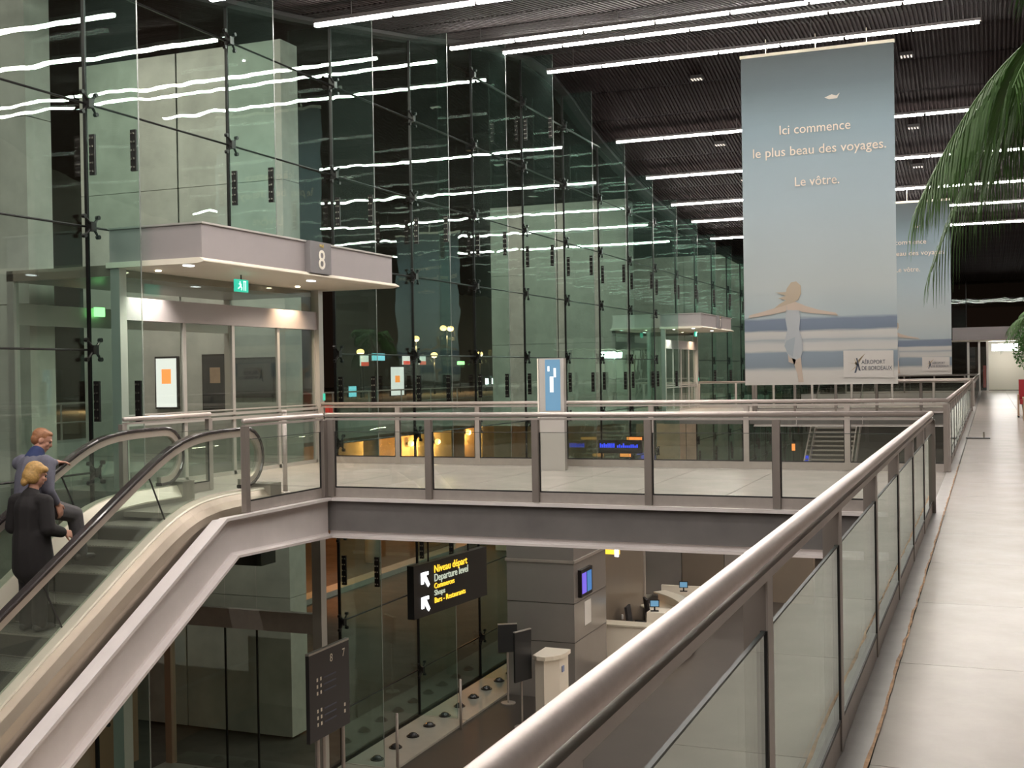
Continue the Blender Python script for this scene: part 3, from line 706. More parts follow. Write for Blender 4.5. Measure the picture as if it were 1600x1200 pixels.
PR = {k: mat('print_'+k, c, .7) for k, c in dict(skin=(.48, .39, .32), hair=(.40, .33, .25), dress=(.38, .40, .42), dress2=(.31, .35, .38), text=(.70, .60, .50), logo=(.56, .53, .50), gold=(.42, .33, .22), ink=(.06, .07, .10), sand=(.52, .48, .42), bird=(.50, .46, .40)).items()}
def banner(x0, x1, y, z0, z1, label, far=False):
    H = z1-z0; W = x1-x0; u = W/3.45; vsc = H/7.72
    t = thing('hanging_banner', label, 'banner', (x0, y, z0), group='beach banners hung from the ceiling light rows')
    m = MB(); ny = 24
    vs = []
    for s in (0, .012):
        for j in range(ny+1):
            z = z0+H*j/ny; off = .010*math.sin(j*.5)*(1-j/ny)
            vs += [(x0, y+s+off, z), (x1, y+s+off, z)]
    q = 2*(ny+1); fs = []
    for j in range(ny):
        a = 2*j; fs += [(a, a+1, a+3, a+2), (q+a, q+a+2, q+a+3, q+a+1), (a, a+2, q+a+2, q+a), (a+1, q+a+1, q+a+3, a+3)]
    fs += [(0, q, q+1, 1), (2*ny, 2*ny+1, q+2*ny+1, q+2*ny)]
    m.add(vs, fs); m.build('fabric', banner_material('beach_print', H), t)
    MB().box(x0-.02, y-.03, z1-.02, x1+.02, y+.04, z1+.05).build('top_bar', M['cream'], t)
    MB().box(x0-.0, y-.015, z0-.04, x1+.0, y+.025, z0+.0).build('bottom_bar', M['alu'], t)
    zz = zc(y)-.35
    for f in (.17, .5, .83): MB().tube([(x0+W*f, y+.005, z1+.04), (x0+W*f, y+.005, zz)], .012, 6).build('hanger', M['cream'], t)
    # print: units of the picture measured from the left edge and the foot
    def flat(name, polys, m_, dep=.006):
        b = MB()
        for p in polys: b.prism([(x0+px_*u, z0+pz*vsc) for px_, pz in p], 'Y', y-.012-dep, y-.011-dep*.0)
        return b.build(name, m_, t)
    def T(s, px_, pz, wd): return lettering('lettering', s, .31*min(u, vsc), PR['text'], t, ((px_)*u, -.020, pz*vsc), (PI/2, 0, 0), ext=.003, fitw=wd*u)
    T('Ici commence', 1.68, 5.83, 1.6); T('le plus beau des voyages.', 1.76, 5.33, 3.0); T('Le v\u00f4tre.', 1.72, 4.60, 1.0)
    flat('bird', [[(1.92, 6.60), (2.08, 6.66), (2.18, 6.62), (2.26, 6.68), (2.20, 6.56), (2.02, 6.55)]], PR['bird'])
    # dancing girl seen from behind, arms spread
    flat('dress', [[(.98, 1.72), (1.27, 1.70), (1.30, 1.50), (1.27, 1.25), (1.33, 1.05), (1.36, .80), (1.30, .60), (1.20, .55), (1.05, .60), (.98, .72), (.93, .95), (1.0, 1.25), (.96, 1.5)]], PR['dress'], .007)
    flat('dress_fold', [[(.98, 1.0), (1.18, 1.08), (1.12, .62), (1.0, .70), (.93, .88)]], PR['dress2'], .009)
    flat('girl', [[(.99, 1.70), (1.0, 1.86), (.82, 1.80), (.45, 1.70), (.12, 1.62), (.10, 1.56), (.30, 1.58), (.62, 1.62), (.95, 1.68)],
                  [(1.27, 1.70), (1.26, 1.88), (1.42, 1.80), (1.72, 1.70), (2.10, 1.62), (2.16, 1.55), (1.9, 1.59), (1.6, 1.62), (1.35, 1.66)],
                  [(1.0, 1.68), (1.0, 1.86), (1.10, 1.92), (1.18, 1.92), (1.27, 1.86), (1.27, 1.68)],
                  [(1.08, .62), (1.14, .45), (1.22, .22), (1.24, .02), (1.36, .02), (1.33, .25), (1.30, .62)],
                  [(1.0, .72), (1.02, .50), (1.16, .44), (1.20, .60)]], PR['skin'], .005)
    flat('hair', [[(1.0, 2.22), (1.10, 2.36), (1.22, 2.38), (1.32, 2.28), (1.33, 2.10), (1.26, 1.95), (1.12, 1.88), (.92, 1.82), (.70, 1.76), (.82, 1.86), (.98, 1.95), (.80, 2.0), (.98, 2.05), (.74, 2.14), (.98, 2.14)]], PR['hair'], .009)
    flat('logo_panel', [[(2.26, .12), (3.36, .10), (3.36, .72), (2.26, .74)]], PR['logo'], .005)
    flat('logo_star', [[(2.36, .46), (2.50, .44), (2.74, .66), (2.56, .42)], [(2.40, .24), (2.54, .38), (2.50, .56), (2.58, .38)], [(2.52, .42), (2.74, .66), (2.56, .38)]], PR['gold'], .008)
    flat('logo_figure', [[(2.54, .56), (2.57, .56), (2.64, .26), (2.60, .28)], [(2.56, .42), (2.60, .44), (2.54, .22), (2.50, .22)]], PR['ink'], .010)
    lettering('logo_lettering', 'A\u00c9ROPORT', .135*min(u, vsc), PR['ink'], t, (2.66*u, -.022, .42*vsc), (PI/2, 0, 0), 'LEFT', .002, fitw=.52*u)
    lettering('logo_lettering', 'DE BORDEAUX', .135*min(u, vsc), PR['ink'], t, (2.66*u, -.022, .28*vsc), (PI/2, 0, 0), 'LEFT', .002, fitw=.66*u)
    return t
banner(-5.40, -1.93, 28.26, 1.16, 8.89, 'large hanging banner with French slogan and a girl dancing on a beach')
banner(-3.75, -1.12, 40.75, 1.27, 6.86, 'smaller far hanging banner with the same beach print, partly behind the large one')

# ================================================================ ON THE FOOTBRIDGE AND GALLERY
t = thing('information_totem', 'slim grey information totem with a blue screen on the footbridge', 'totem', (-6.2, 17.1, 0))
m = MB(); m.obox((-6.23, 17.12, .86), (.19, .03, 0), (-.02, .11, 0), (0, 0, .86)); m.build('casing', M['alu'], t)
m = MB(); m.obox((-6.19, 17.01, 1.31), (.115, .018, 0), (-.0008, .004, 0), (0, 0, .39)); m.build('screen', M['e_sky'], t)
m = MB(); m.obox((-6.205, 17.003, 1.32), (.028, .0045, 0), (0, .004, 0), (0, 0, .12)); m.obox((-6.155, 17.012, 1.50), (.018, .003, 0), (0, .004, 0), (0, 0, .07)); m.obox((-6.25, 16.997, 1.56), (.015, .002, 0), (0, .004, 0), (0, 0, .04)); m.build('screen_reflection', M['e_white2'], t)  # white streak reflections on the screen, put in as glowing patches
m = MB(); m.obox((-6.42, 17.0, .86), (.012, 0, 0), (-.0, .02, 0), (0, 0, .86)); m.build('edge_trim', M['white'], t)

# palms and plants on the gallery
def palm(label, x, y, h, nf, fl_, dro, seed, pot=True, name='potted_palm', leafw=.018, nl=26):
    random.seed(seed); t = thing(name, label, 'plant', (x, y, 0), group=None)
    if pot:
        b = MB(); b.tube([(x, y, 0), (x, y, .5)], [.28, .36], 20); b.build('pot', M['pillar'], t, True)
        b = MB(); b.tube([(x, y, .49), (x, y, .505)], .335, 20); b.build('soil', M['bark'], t)
    b = MB(); b.tube([(x+.03*math.sin(i), y, .5+(h-.5)*i/8) for i in range(9)], [.09-.004*i for i in range(9)], 12); b.build('trunk', M['bark'], t, True)
    for k in range(nf):
        az = 2*PI*k/nf+random.uniform(-.2, .2); el = random.uniform(.05, 1.1) if k % 3 else random.uniform(-.1, .4)
        L = fl_*random.uniform(.85, 1.1); c = Vector((x, y, h)); d = Vector((math.cos(az), math.sin(az), 0)); P = []
        N = 14
        for i in range(N+1):
            s = i/N; P.append(c+d*L*(math.cos(el)*s)*(1-.12*s)+Vector((0, 0, L*(math.sin(el)*s-(.55+.4*(1-math.sin(el)))*s*s))))
        b = MB(); b.tube(P, [.012*(1-.8*i/N)+.002 for i in range(N+1)], 5)
        side = d.cross(Vector((0, 0, 1)))
        for i in range(nl):
            s = .12+.88*i/nl; f = s*N; i0 = min(int(f), N-1); p = P[i0].lerp(P[i0+1], f-i0); tan = (P[i0+1]-P[i0]).normalized()
            ll = dro*(math.sin(PI*min(1, s*.85+.12))*.8+.35)*random.uniform(.85, 1.15)
            for sg in (-1, 1):
                dr = (side*sg*.55+tan*.75+Vector((0, 0, -.2))).normalized()
                q = [p, p+dr*ll*.33, p+dr*ll*.60+Vector((0, 0, -ll*.22)), p+dr*ll*.72+Vector((0, 0, -ll*.62))]
                wv = tan*leafw*.8+Vector((0, 0, .3*leafw)); w2 = [.5, 1, .8, .08]
                vs = []
                for a_, w3 in zip(q, w2): vs += [a_-wv*w3, a_+wv*w3]
                b.add(vs, [(0, 1, 3, 2), (2, 3, 5, 4), (4, 5, 7, 6)])
        b.build('frond', M['green'], t)
    return t
palm('tall palm by the near gallery, drooping green fronds at the upper right', 0.80, 8.0, 3.62, 21, 1.35, .58, 5, leafw=.013, nl=42)
palm('dark feathery palm far down the gallery, behind the leafy shrub', 1.7, 44, 3.0, 12, 1.5, .5, 9, leafw=.025, nl=20)
random.seed(21)
t = thing('potted_shrub', 'leafy bright green shrub on a thin trunk beside the red chair', 'plant', (1.15, 38, 0))
b = MB(); b.tube([(1.15, 38, 0), (1.15, 38, .45)], [.24, .3], 18); b.build('pot', M['pillar'], t, True)
b = MB(); b.tube([(1.15, 38, .4), (1.17, 38, 1.0), (1.14, 38, 1.7)], [.035, .03, .02], 8); b.build('trunk', M['bark'], t, True)
b = MB()
for i in range(2600):
    d = Vector((random.gauss(0, 1), random.gauss(0, 1), random.gauss(0, 1))).normalized()*(random.random()**.35)
    p = Vector((1.18, 38, 1.98))+Vector((d.x*.55, d.y*.5, d.z*.72)); a_ = Vector((random.gauss(0, 1), random.gauss(0, 1), random.gauss(0, .6))).normalized()*.05; c_ = a_.cross(Vector((random.random(), random.random(), 1))).normalized()*.02
    b.add([p-a_, p+c_, p+a_, p-c_], [(0, 1, 2, 3)])
tag(b.build('foliage', M['leaf2'], t), kind='stuff')
t = thing('armchair', 'red upholstered chair with pale wooden sides beside the leafy shrub', 'chair', (1.12, 37.0, 0), rz=0)
m = MB(); m.box(.80, 36.7, .38, 1.35, 37.25, .50); m.build('seat', M['redc'], t)
m = MB(); m.box(.78, 37.15, .48, 1.37, 37.32, 1.08); m.build('backrest', M['redc'], t)
for x in (.76, 1.36): MB().box(x-.02, 36.65, .05, x+.02, 37.3, .66).build('side_panel', M['wood'], t)
for x in (.76, 1.36):
    for y in (36.7, 37.25): MB().box(x-.02, y-.02, 0, x+.02, y+.02, .08).build('leg', M['black'], t)
t = thing('side_table', 'low pale wooden table in front of the red chair', 'table', (1.05, 34.6, 0))
MB().box(.82, 34.2, .58, 1.55, 35.0, .63).build('tabletop', M['wood'], t)
for x, y in ((.85, 34.25), (1.5, 34.25), (.85, 34.95), (1.5, 34.95)): MB().box(x-.02, y-.02, 0, x+.02, y+.02, .58).build('leg', M['wood'], t)
t = thing('floor_stand', 'small chrome stand foot on the gallery floor beside the far railing', 'stand', (-.25, 26.2, 0))
MB().box(-.47, 26.1, .0, .0, 26.3, .02).build('foot_plate', M['sign'], t); MB().tube([(-.12, 26.2, .02), (-.12, 26.2, .13)], .02, 8).build('stub', M['chrome'], t)

# ================================================================ LOWER HALL
# hanging direction sign
ang = math.radians(90-6.4); S0 = Vector((-8.0, 15.79, 0)); sd = Vector((math.sin(math.radians(6.4)), math.cos(math.radians(6.4)), 0))
t = thing('direction_sign', 'black hanging sign with yellow and white text, NIVEAU DEPART, under the first footbridge', 'sign', (S0.x, S0.y, -2.16))
t.rotation_euler.z = PI/2-math.radians(6.4); ORIG[t.name] = Matrix.Translation((S0.x, S0.y, -2.16)) @ Matrix.Rotation(PI/2-math.radians(6.4), 4, 'Z')
def loc_build(b, name, m_, par): 
    me = b.mesh(name, m_); o = bpy.data.objects.new(name, me); COL.objects.link(o); o.parent = par; ORIG[o.name] = ORIG[par.name]; return o
loc_build(MB().box(0, 0, 0, 2.2, .12, .80), 'board', M['sign'], t)
for x in (.5, 1.7): loc_build(MB().tube([(x, .06, .8), (x, .06, 1.66)], .015, 6), 'hanger', M['black'], t)
def sgn_txt(s, x, z, size, m_, sx=1): return lettering('lettering', s, size, m_, t, (x, -.006, z), (PI/2, 0, 0), 'LEFT', .004, sx)
sgn_txt('Niveau d\u00e9part', .56, .62, .165, M['e_yellow'], 1.05); sgn_txt('Departure level', .56, .485, .165, M['e_pale'], .98)
sgn_txt('Commerces', .56, .375, .12, M['e_yellow']); sgn_txt('Shops', .56, .27, .12, M['e_pale'], 1.1); sgn_txt('Bars - Restaurants', .56, .155, .12, M['e_yellow'], 1.05)
def arrow(z):
    b = MB(); q = lambda p: [(.20+a_*.32, z+c_*.24) for a_, c_ in p]
    b.prism(q([(0, 1), (.62, 1), (.62, .8), (.0, .8)]), 'Y', -.008, -.002); b.prism(q([(0, .8), (.2, .8), (.2, .28), (0, .28)]), 'Y', -.008, -.002)
    b.prism(q([(.2, .8), (.40, .8), (.72, .16), (.58, .02), (.2, .62)]), 'Y', -.008, -.002); loc_build(b, 'arrow', M['e_white'], t)
arrow(.43); arrow(.06)

# directory board standing beside the glass
t = thing('directory_board', 'tall dark directory board on steel legs with numbers 8 and 7', 'sign', (-9.2, 14.76, LOW))
t.rotation_euler.z = PI/2; ORIG[t.name] = Matrix.Translation((-9.2, 14.76, LOW)) @ Matrix.Rotation(PI/2, 4, 'Z')
loc_build(MB().box(0, 0, 1.80, 1.15, .06, 3.08), 'panel', M['darkblue'], t)
loc_build(MB().box(0, -.002, 3.08, 1.15, .062, 3.11), 'top_trim', M['alu'], t)
for x in (.25, .42, .98): loc_build(MB().tube([(x, .03, 0), (x, .03, 1.8)], .03, 10), 'leg', M['kick'], t)
lettering('numeral', '8', .17, M['white'], t, (.62, -.004, 2.87), (PI/2, 0, 0), ext=.002); lettering('numeral', '7', .17, M['white'], t, (.98, -.004, 2.87), (PI/2, 0, 0), ext=.002)
b = MB()
for i, z in enumerate((2.66, 2.56, 2.46, 2.20, 2.10, 2.0)):
    for x in (.20, .30) + ((.98,) if i in (4, 5) else ()): b.box(x, -.006, z, x+.035, 0, z+.05)
loc_build(b, 'pictogram_row', M['white'], t)
b = MB()
for z in (2.66, 2.56, 2.46, 2.20, 2.10, 2.0): b.box(.40, -.004, z+.01, .75, 0, z+.03)
loc_build(b, 'text_line', mat('dim_text', (.10, .11, .16), .6), t)

# pillar with information screens, taupe wall, niche walls
t = thing('service_pillar', 'tall grey panelled pillar with two screens in the lower hall', 'pillar', (-9.2, 24.9, LOW))
MB().box(-10.0, 24.3, LOW, -8.43, 26.6, -1.0).build('pillar_body', M['pillar'], t)
MB().box(-10.03, 24.27, -2.66, -8.40, 26.63, -2.60).build('cornice', M['kick'], t)
for z in (-3.55, -4.4): MB().box(-10.004, 24.296, z, -8.426, 26.604, z+.012).build('panel_joint', M['black'], t)
m = MB(); m.box(-8.43, 24.58, -3.45, -8.35, 25.35, -2.85); m.build('screen_case', M['black'], t)
MB().box(-8.352, 24.63, -3.38, -8.344, 24.92, -2.93).build('violet_screen', M['e_violet'], t); MB().box(-8.352, 24.98, -3.38, -8.344, 25.28, -2.93).build('teal_screen', M['e_teal'], t)
MB().box(-8.43, 25.0, -4.15, -8.424, 25.45, -3.62).build('notice', M['paper'], t)
t = thing('partition_wall', 'taupe panelled wall behind the information desk', 'wall', (-9.2, 28.6, LOW))
MB().box(-9.4, 26.6, LOW, -8.9, 31.6, -1.2).build('wall_panel', M['taupe'], t)
MB().box(-8.9, 31.5, LOW, -8.86, 31.6, -1.2).build('corner_trim', M['kick'], t)
MB().box(-8.9, 26.6, LOW, -8.885, 31.6, LOW+.12).build('skirting', M['black'], t)
t = thing('storage_wall', 'dark brown cupboard wall behind the desk, right of the taupe wall', 'wall', (-9, 34, LOW))
for i in range(4): MB().box(-10.4+i*1.35, 36.5, LOW, -10.4+i*1.35+1.33, 37.0, -1.4).build('cupboard_panel', M['taupe'] if i % 2 else M['pillar'], t)
t = thing('pictogram_lamp', 'small yellow and white lit sign high on the taupe wall', 'sign', (-8.7, 28.2, -2.95))
MB().box(-8.89, 27.9, -3.0, -8.5, 28.0, -2.7).build('case', M['e_yellow'], t); MB().box(-8.6, 27.88, -3.05, -8.5, 27.9, -2.68).build('face', M['e_white'], t)
for i, (z, y, l) in enumerate(((-4.9, 29.3, 'at desk height on the taupe wall'),)):
    o = MB().box(-8.88, y, z, -8.85, y+.08, z+.12).build('wall_switch', M['paper'], base=(-8.87, y, z)); tag(o, 'small white switch '+l, 'switch')

# information desk: curved white counter
t = thing('information_desk', 'curved white information desk in the lower hall', 'desk', (-7.6, 29, LOW))
def arc(r, a0, a1, n=14, cx=-10.9, cy=28.9): return [(cx+r*math.cos(math.radians(a0+(a1-a0)*i/n)), cy+r*math.sin(math.radians(a0+(a1-a0)*i/n))) for i in range(n+1)]
o_, i_ = arc(3.95, -22, 52), arc(3.75, -22, 52)
m = MB(); m.prism(o_+i_[::-1], 'Z', LOW+.08, LOW+1.0); m.build('front_panel', M['deskwhite'], t)
m = MB(); m.prism(arc(3.90, -22, 52)+arc(3.78, -22, 52)[::-1], 'Z', LOW, LOW+.08); m.build('plinth', M['kick'], t)
m = MB(); m.prism(arc(4.0, -22, 52)+arc(3.6, -22, 52)[::-1], 'Z', LOW+1.0, LOW+1.04); m.build('upper_counter', M['cream'], t)
m = MB(); m.prism(arc(3.75, -20, 50)+arc(3.0, -20, 50)[::-1], 'Z', LOW+.72, LOW+.76); m.build('work_surface', M['cream'], t)
MB().box(-8.88, 27.35, LOW+.08, -7.5, 27.5, LOW+1.0).build('return_panel', M['deskwhite'], t)
MB().box(-8.88, 27.3, LOW+1.0, -7.4, 27.8, LOW+1.04).build('return_top', M['cream'], t)
MB().box(-7.9, 28.2, LOW+.76, -7.45, 28.8, LOW+1.2).build('upstand', M['deskwhite'], t)
MB().box(-8.8, 33.0, LOW, -7.6, 33.1, LOW+1.0).build('back_counter', M['deskwhite'], t)
def chair(label, x, y, rz):
    t = thing('office_chair', label, 'chair', (x, y, LOW), rz, group=None)
    o = ORIG[t.name]
    def B(nm, b, m_, s=False): me = b.mesh(nm, m_, None, s); q = bpy.data.objects.new(nm, me); COL.objects.link(q); q.parent = t
    b = MB(); b.tube([(0, 0, .43), (0, 0, .47), (0, 0, .52)], [.20, .25, .23], 16); B('seat', b, M['blackcloth'], True)
    b = MB(); b.strip([(0, -.20, .55), (0, -.25, .75), (0, -.30, 1.15)], [(-.22, -.03), (.22, -.03), (.24, .03), (-.24, .03)]); B('backrest', b, M['blackcloth'])
    b = MB(); b.tube([(0, 0, .1), (0, 0, .43)], .03, 8); B('column', b, M['black'])
    b = MB()
    for i in range(5): a_ = i*2*PI/5; b.tube([(0, 0, .12), (.28*math.cos(a_), .28*math.sin(a_), .06)], .02, 6)
    B('base', b, M['black'])
    for sx in (-1, 1): b = MB(); b.tube([(sx*.24, -.2, .55), (sx*.27, -.15, .72), (sx*.27, .15, .70), (sx*.22, .1, .50)], .02, 7); B('armrest', b, M['black'])
chair('black office chair behind the desk, turned with its back to the taupe wall', -8.2, 30.3, -1.1)
chair('second black office chair tucked near the desk return', -8.35, 29.1, -1.5)
def monitor(label, x, y, z, rz, m_):
    t = thing('monitor', label, 'screen', (x, y, z), rz)
    for nm, b, mm in (('stand', MB().box(-.1, -.06, 0, .1, .06, .015).box(-.02, -.01, 0, .02, .01, .12), M['black']), ('casing', MB().box(-.12, -.012, .1, .12, .012, .28), M['black']), ('display', MB().box(-.10, -.016, .12, .10, -.0125, .26), m_)):
        q = bpy.data.objects.new(nm, b.mesh(nm, mm)); COL.objects.link(q); q.parent = t
monitor('lit blue monitor on the far part of the desk', -7.75, 31.2, LOW+.76, .3, M['e_cyan'])
monitor('small blue lit display on the desk upstand nearest the pillar', -7.75, 28.4, LOW+1.2, .3, M['e_sky'])
monitor('small blue leaflet display on the far tip of the curved desk', -7.9, 32.0, LOW+1.04, .2, M['e_sky'])

t = thing('ticket_kiosk', 'white self service kiosk with rounded top beside the grey pillar', 'kiosk', (-8.45, 22.6, LOW))
m = MB(); m.prism([(-8.60, 22.32), (-8.38, 22.24), (-8.14, 22.5), (-8.12, 22.98), (-8.60, 23.0)], 'Z', LOW, LOW+1.35); m.build('cabinet', M['white'], t)
m = MB(); m.prism([(-8.64, 22.30), (-8.52, 22.21), (-8.34, 22.20), (-8.20, 22.32), (-8.10, 22.48), (-8.07, 22.70), (-8.08, 23.02), (-8.64, 23.04)], 'Z', LOW+1.35, LOW+1.43); m.build('rounded_top', M['deskwhite'], t)
MB().box(-8.13, 22.6, LOW+1.05, -8.112, 22.72, LOW+1.17).build('blue_symbol', mat('symbol_blue', (.25, .30, .5), .6), t)
# easel signs and slim posts
def stand_sign(label, x, y, w_, h_, z, rz, nm='stand_sign'):
    t = thing(nm, label, 'sign', (x, y, LOW), rz)
    for n_, b, mm in (('panel', MB().box(-w_/2, -.02, z, w_/2, .02, z+h_), M['sign']), ('top_edge', MB().box(-w_/2, -.025, z+h_, w_/2, .025, z+h_+.02), M['alu']), ('pole', MB().tube([(0, .04, .02), (0, .04, z+h_*.5)], .022, 8), M['kick']), ('foot', MB().tube([(0, .04, 0), (0, .04, .02)], .16, 16), M['kick'])):
        q = bpy.data.objects.new(n_, b.mesh(n_, mm)); COL.objects.link(q); q.parent = t
stand_sign('black landscape notice board on a round foot beside the glass', -9.72, 23.6, .42, .60, 1.12, .55)
stand_sign('black upright panel sign just left of the white kiosk', -8.78, 22.1, .50, 1.0, .95, 1.22)
for i, (x, y) in enumerate(((-10.05, 19.06), (-9.95, 21.62))):
    o = MB().tube([(x, y, LOW), (x, y, LOW+.98)], .028, 10).sphere((x, y, LOW+.98), .03, 10, 4).build('steel_bollard', M['kick'], smooth=True, base=(x, y, LOW)); tag(o, 'slim steel bollard on the lower floor edge, %s of two by the domes' % ('nearer', 'farther')[i], 'bollard', 'slim steel bollards along the plinth')
t = thing('wooden_planter', 'wooden cube planter with green plant beyond the desk', 'planter', (-7.9, 38, LOW))
MB().box(-8.4, 37.3, LOW+.05, -7.2, 38.4, LOW+1.0).build('box', M['wood'], t)
b = MB(); random.seed(2)
for i in range(60): a_ = random.uniform(0, 6.28); r_ = random.uniform(.05, .4); b.tube([(-7.8, 37.85, LOW+1.0), (-7.8+r_*math.cos(a_)*.6, 37.85+r_*math.sin(a_)*.6, LOW+1.3), (-7.8+r_*math.cos(a_)*1.3, 37.85+r_*math.sin(a_)*1.3, LOW+1.25+random.random()*.3)], [.012, .02, .003], 4)
tag(b.build('foliage', M['leaf2'], t), kind='stuff')
t = thing('litter_bin', 'dark litter bin standing alone on the lower floor past the planter', 'bin', (-6.6, 41, LOW))
m = MB(); m.tube([(-6.6, 41, LOW), (-6.6, 41, LOW+.9)], [.24, .28], 16); m.build('body', M['black'], t, True); MB().tube([(-6.6, 41, LOW+.9), (-6.6, 41, LOW+.94)], .29, 16).build('lid', M['kick'], t)
t = thing('floor_spotlight', 'tiny black fitting lying on the lower floor in front of the kiosk', 'fitting', (-8.3, 20.5, LOW))
MB().tube([(-8.3, 20.5, LOW), (-8.3, 20.5, LOW+.1)], [.07, .03], 8).build('body', M['black'], t); MB().box(-8.45, 20.48, LOW+.06, -8.3, 20.52, LOW+.09).build('cable', M['black'], t)
# LED line display and small shop lights far below
t = thing('led_display', 'blue LED line display glowing in the lower hall behind the first footbridge', 'display', (-10.3, 34, -.85))
MB().box(-10.95, 34.02, -.95, -9.6, 34.1, -.55).build('case', M['black'], t)
lettering('lettering', 'arrivals - departures', .16, M['e_blue'], t, (-.0, -.0, .05), (PI/2, 0, 0), ext=.004, sx=.85) if False else None
random.seed(5); b = MB()
x = -10.9
while x < -9.7:
    if abs(x+10.42) > .05: b.box(x, 34.0, -.78, x+.04, 34.015, -.78+random.choice((.07, .10, .13)))
    x += .06
b.build('led_characters', M['e_blue'], t)
for i, (x, y, z, w_, h_, m_, l) in enumerate([(-5.0, 62, -3.2, .9, .5, 'e_blue', 'blue lit screen beyond the lower stairs'), (-7.9, 52, -1.9, .14, .3, 'e_orange', 'small orange lit sign left of the lower stairs'), (-11.0+.6, 36, -.62, .5, .09, 'e_orange', 'orange lit strip sign above the blue LED display, upper of two'), (-11.0+.3, 36, -1.15, .35, .1, 'e_orange', 'orange lit strip sign left of the blue LED display, lower of two')]):
    t = thing('lit_sign', l, 'sign', (x, y, z)); MB().box(x-w_/2, y, z-h_/2, x+w_/2, y+.02, z+h_/2).build('face', M[m_], t); MB().box(x-w_/2-.03, y+.021, z-h_/2-.03, x+w_/2+.03, y+.08, z+h_/2+.03).build('case', M['black'], t)
for i, x in enumerate((-7.2, -6.2, -5.2)):
    t = thing('shop_lamp', 'warm orange shop light strip above the lower stairs, %s of three' % ['left', 'middle', 'right'][i], 'lamp', (x, 60, -.9)); MB().box(x-.35, 60, -1.1, x+.35, 60.1, -.85).build('diffuser', M['e_orange'], t); MB().box(x-.38, 60, -.85, x+.38, 60.14, -.8).build('housing', M['black'], t)
# stairs from the lower hall beyond the second footbridge
t = thing('staircase', 'steel staircase with glass sides rising in the lower hall beyond the second footbridge', 'stairs', (-6.1, 46, LOW))
NS = 32; rise = 5.64/NS; run = .29; ys0 = 54.5-NS*run
for i in range(NS): MB().box(-7.0, ys0+i*run, LOW+i*rise+rise-.05, -5.25, ys0+i*run+run+.02, LOW+i*rise+rise).build('tread', M['kick'], t)
for x in (-7.06, -5.19):
    m = MB(); m.strip([(x, ys0, LOW), (x, 54.5, 0)], [(-.03, -.28), (.03, -.28), (.03, .02), (-.03, .02)]); m.build('stringer', M['kick'], t)
    m = MB(); m.tube([(x, ys0, LOW+.95), (x, 54.5, .95)], .028, 8); m.build('handrail', M['steel'], t, True)
    m = MB(); m.prism([(ys0, LOW+.1), (ys0, LOW+.9), (54.5, .9), (54.5, .1)], 'X', x-.005, x+.005); m.build('glass_side', M['rglass'], t)
MB().box(-7.1, 54.5, -.3, XR-.02, 56.5, 0).build('landing', M['beam'], t)

# ================================================================ OUTSIDE
for y, x0, x1, th, lb in [(13.5, -20, -13.05, .5, 'nearest concrete wall outside the glass, filling the left edge'), (20, -17.9, -12.85, .6, 'tall concrete wall outside the glass, standing behind the entrance 8 canopy'), (44, -18.6, -12.9, 1.0, 'tall concrete wall outside the glass, midway between the two entrances'), (68, -20, -13, 1.0, 'farthest concrete wall outside, beyond the second entrance')]:
    t = thing('concrete_wall', lb, 'wall', (x1, y, LOW), group='concrete walls standing outside the glass')
    n_ = 5; nx = 2; dx = (x1-x0)/nx
    for j in range(n_):
        z0 = LOW+j*(13.8/n_)
        for k in range(nx): MB().box(x0+k*dx+.02, y, z0+.006, x0+(k+1)*dx-.02, y+th, z0+13.8/n_-.006).build('concrete_panel', M['concrete'], t)
for i, (x, y, en) in enumerate(((-16, 8.2, 260), (-15.4, 13.9, 620), (-15.8, 36, 900), (-15, 60, 700))):  # unseen floodlights, added to brighten the concrete walls beyond the glass
    t = thing('added_floodlight', 'unseen floodlight added outside the roof edge to brighten a concrete wall, %s' % ['nearest the viewer', 'above entrance 8', 'between the entrances', 'farthest away'][i], 'floodlight', (x, y, 8.9), group='added floodlights outside the roof edge')
    MB().box(x-.2, y-.12, 8.9, x+.2, y+.12, 9.15).build('housing', M['black'], t)
    L = bpy.data.lights.new('added_flood_lamp', 'SPOT'); L.energy = en*2.3; L.color = (1, .94, .82); L.spot_size = 2.2; L.spot_blend = .8; L.shadow_soft_size = .015
    o = bpy.data.objects.new('added_flood_lamp', L); COL.objects.link(o); o.parent = t; o.location = (0, 0, -.03); o.rotation_euler = (.75, 0, 0)
g = MB(); g.box(-90, -30, LOW-.5, -11.4, 220, LOW-.06); tag(g.build('ground', M['asphalt']), kind='structure')
t = thing('forecourt_deck', 'raised departures road deck outside the glass with a pale edge', 'road', (-20, 60, 0))
MB().box(-90, -20, -.55, -20.3, 200, -.2).build('road_slab', M['asphalt'], t)
m = MB(); m.prism([(-20.3, -.75), (-20.05, -.6), (-20.0, -.25), (-20.1, .05), (-20.3, .1)], 'Y', -20, 200); m.build('curved_edge', M['kerb'], t)
MB().box(-20.2, 12.8, -.5, -13.4, 18, -.05).build('entrance_link', M['kerb'], t); MB().box(-20.2, 41.6, -.5, -13.4, 46.8, -.05).build('entrance_link', M['kerb'], t)
for i in range(14): MB().tube([(-22, 8+i*8, LOW), (-22, 8+i*8, -.6)], .3, 14).build('column', M['concrete'], t, True)
m = MB(); m.tube([(-20.4, -10, .95), (-20.4, 150, .95)], .03, 6); m.tube([(-20.4, -10, .5), (-20.4, 150, .5)], .02, 6)
for i in range(40): m.tube([(-20.4, 2+i*2.5, .05), (-20.4, 2+i*2.5, .95)], .025, 6)
m.build('guard_rail', M['kick'], t)
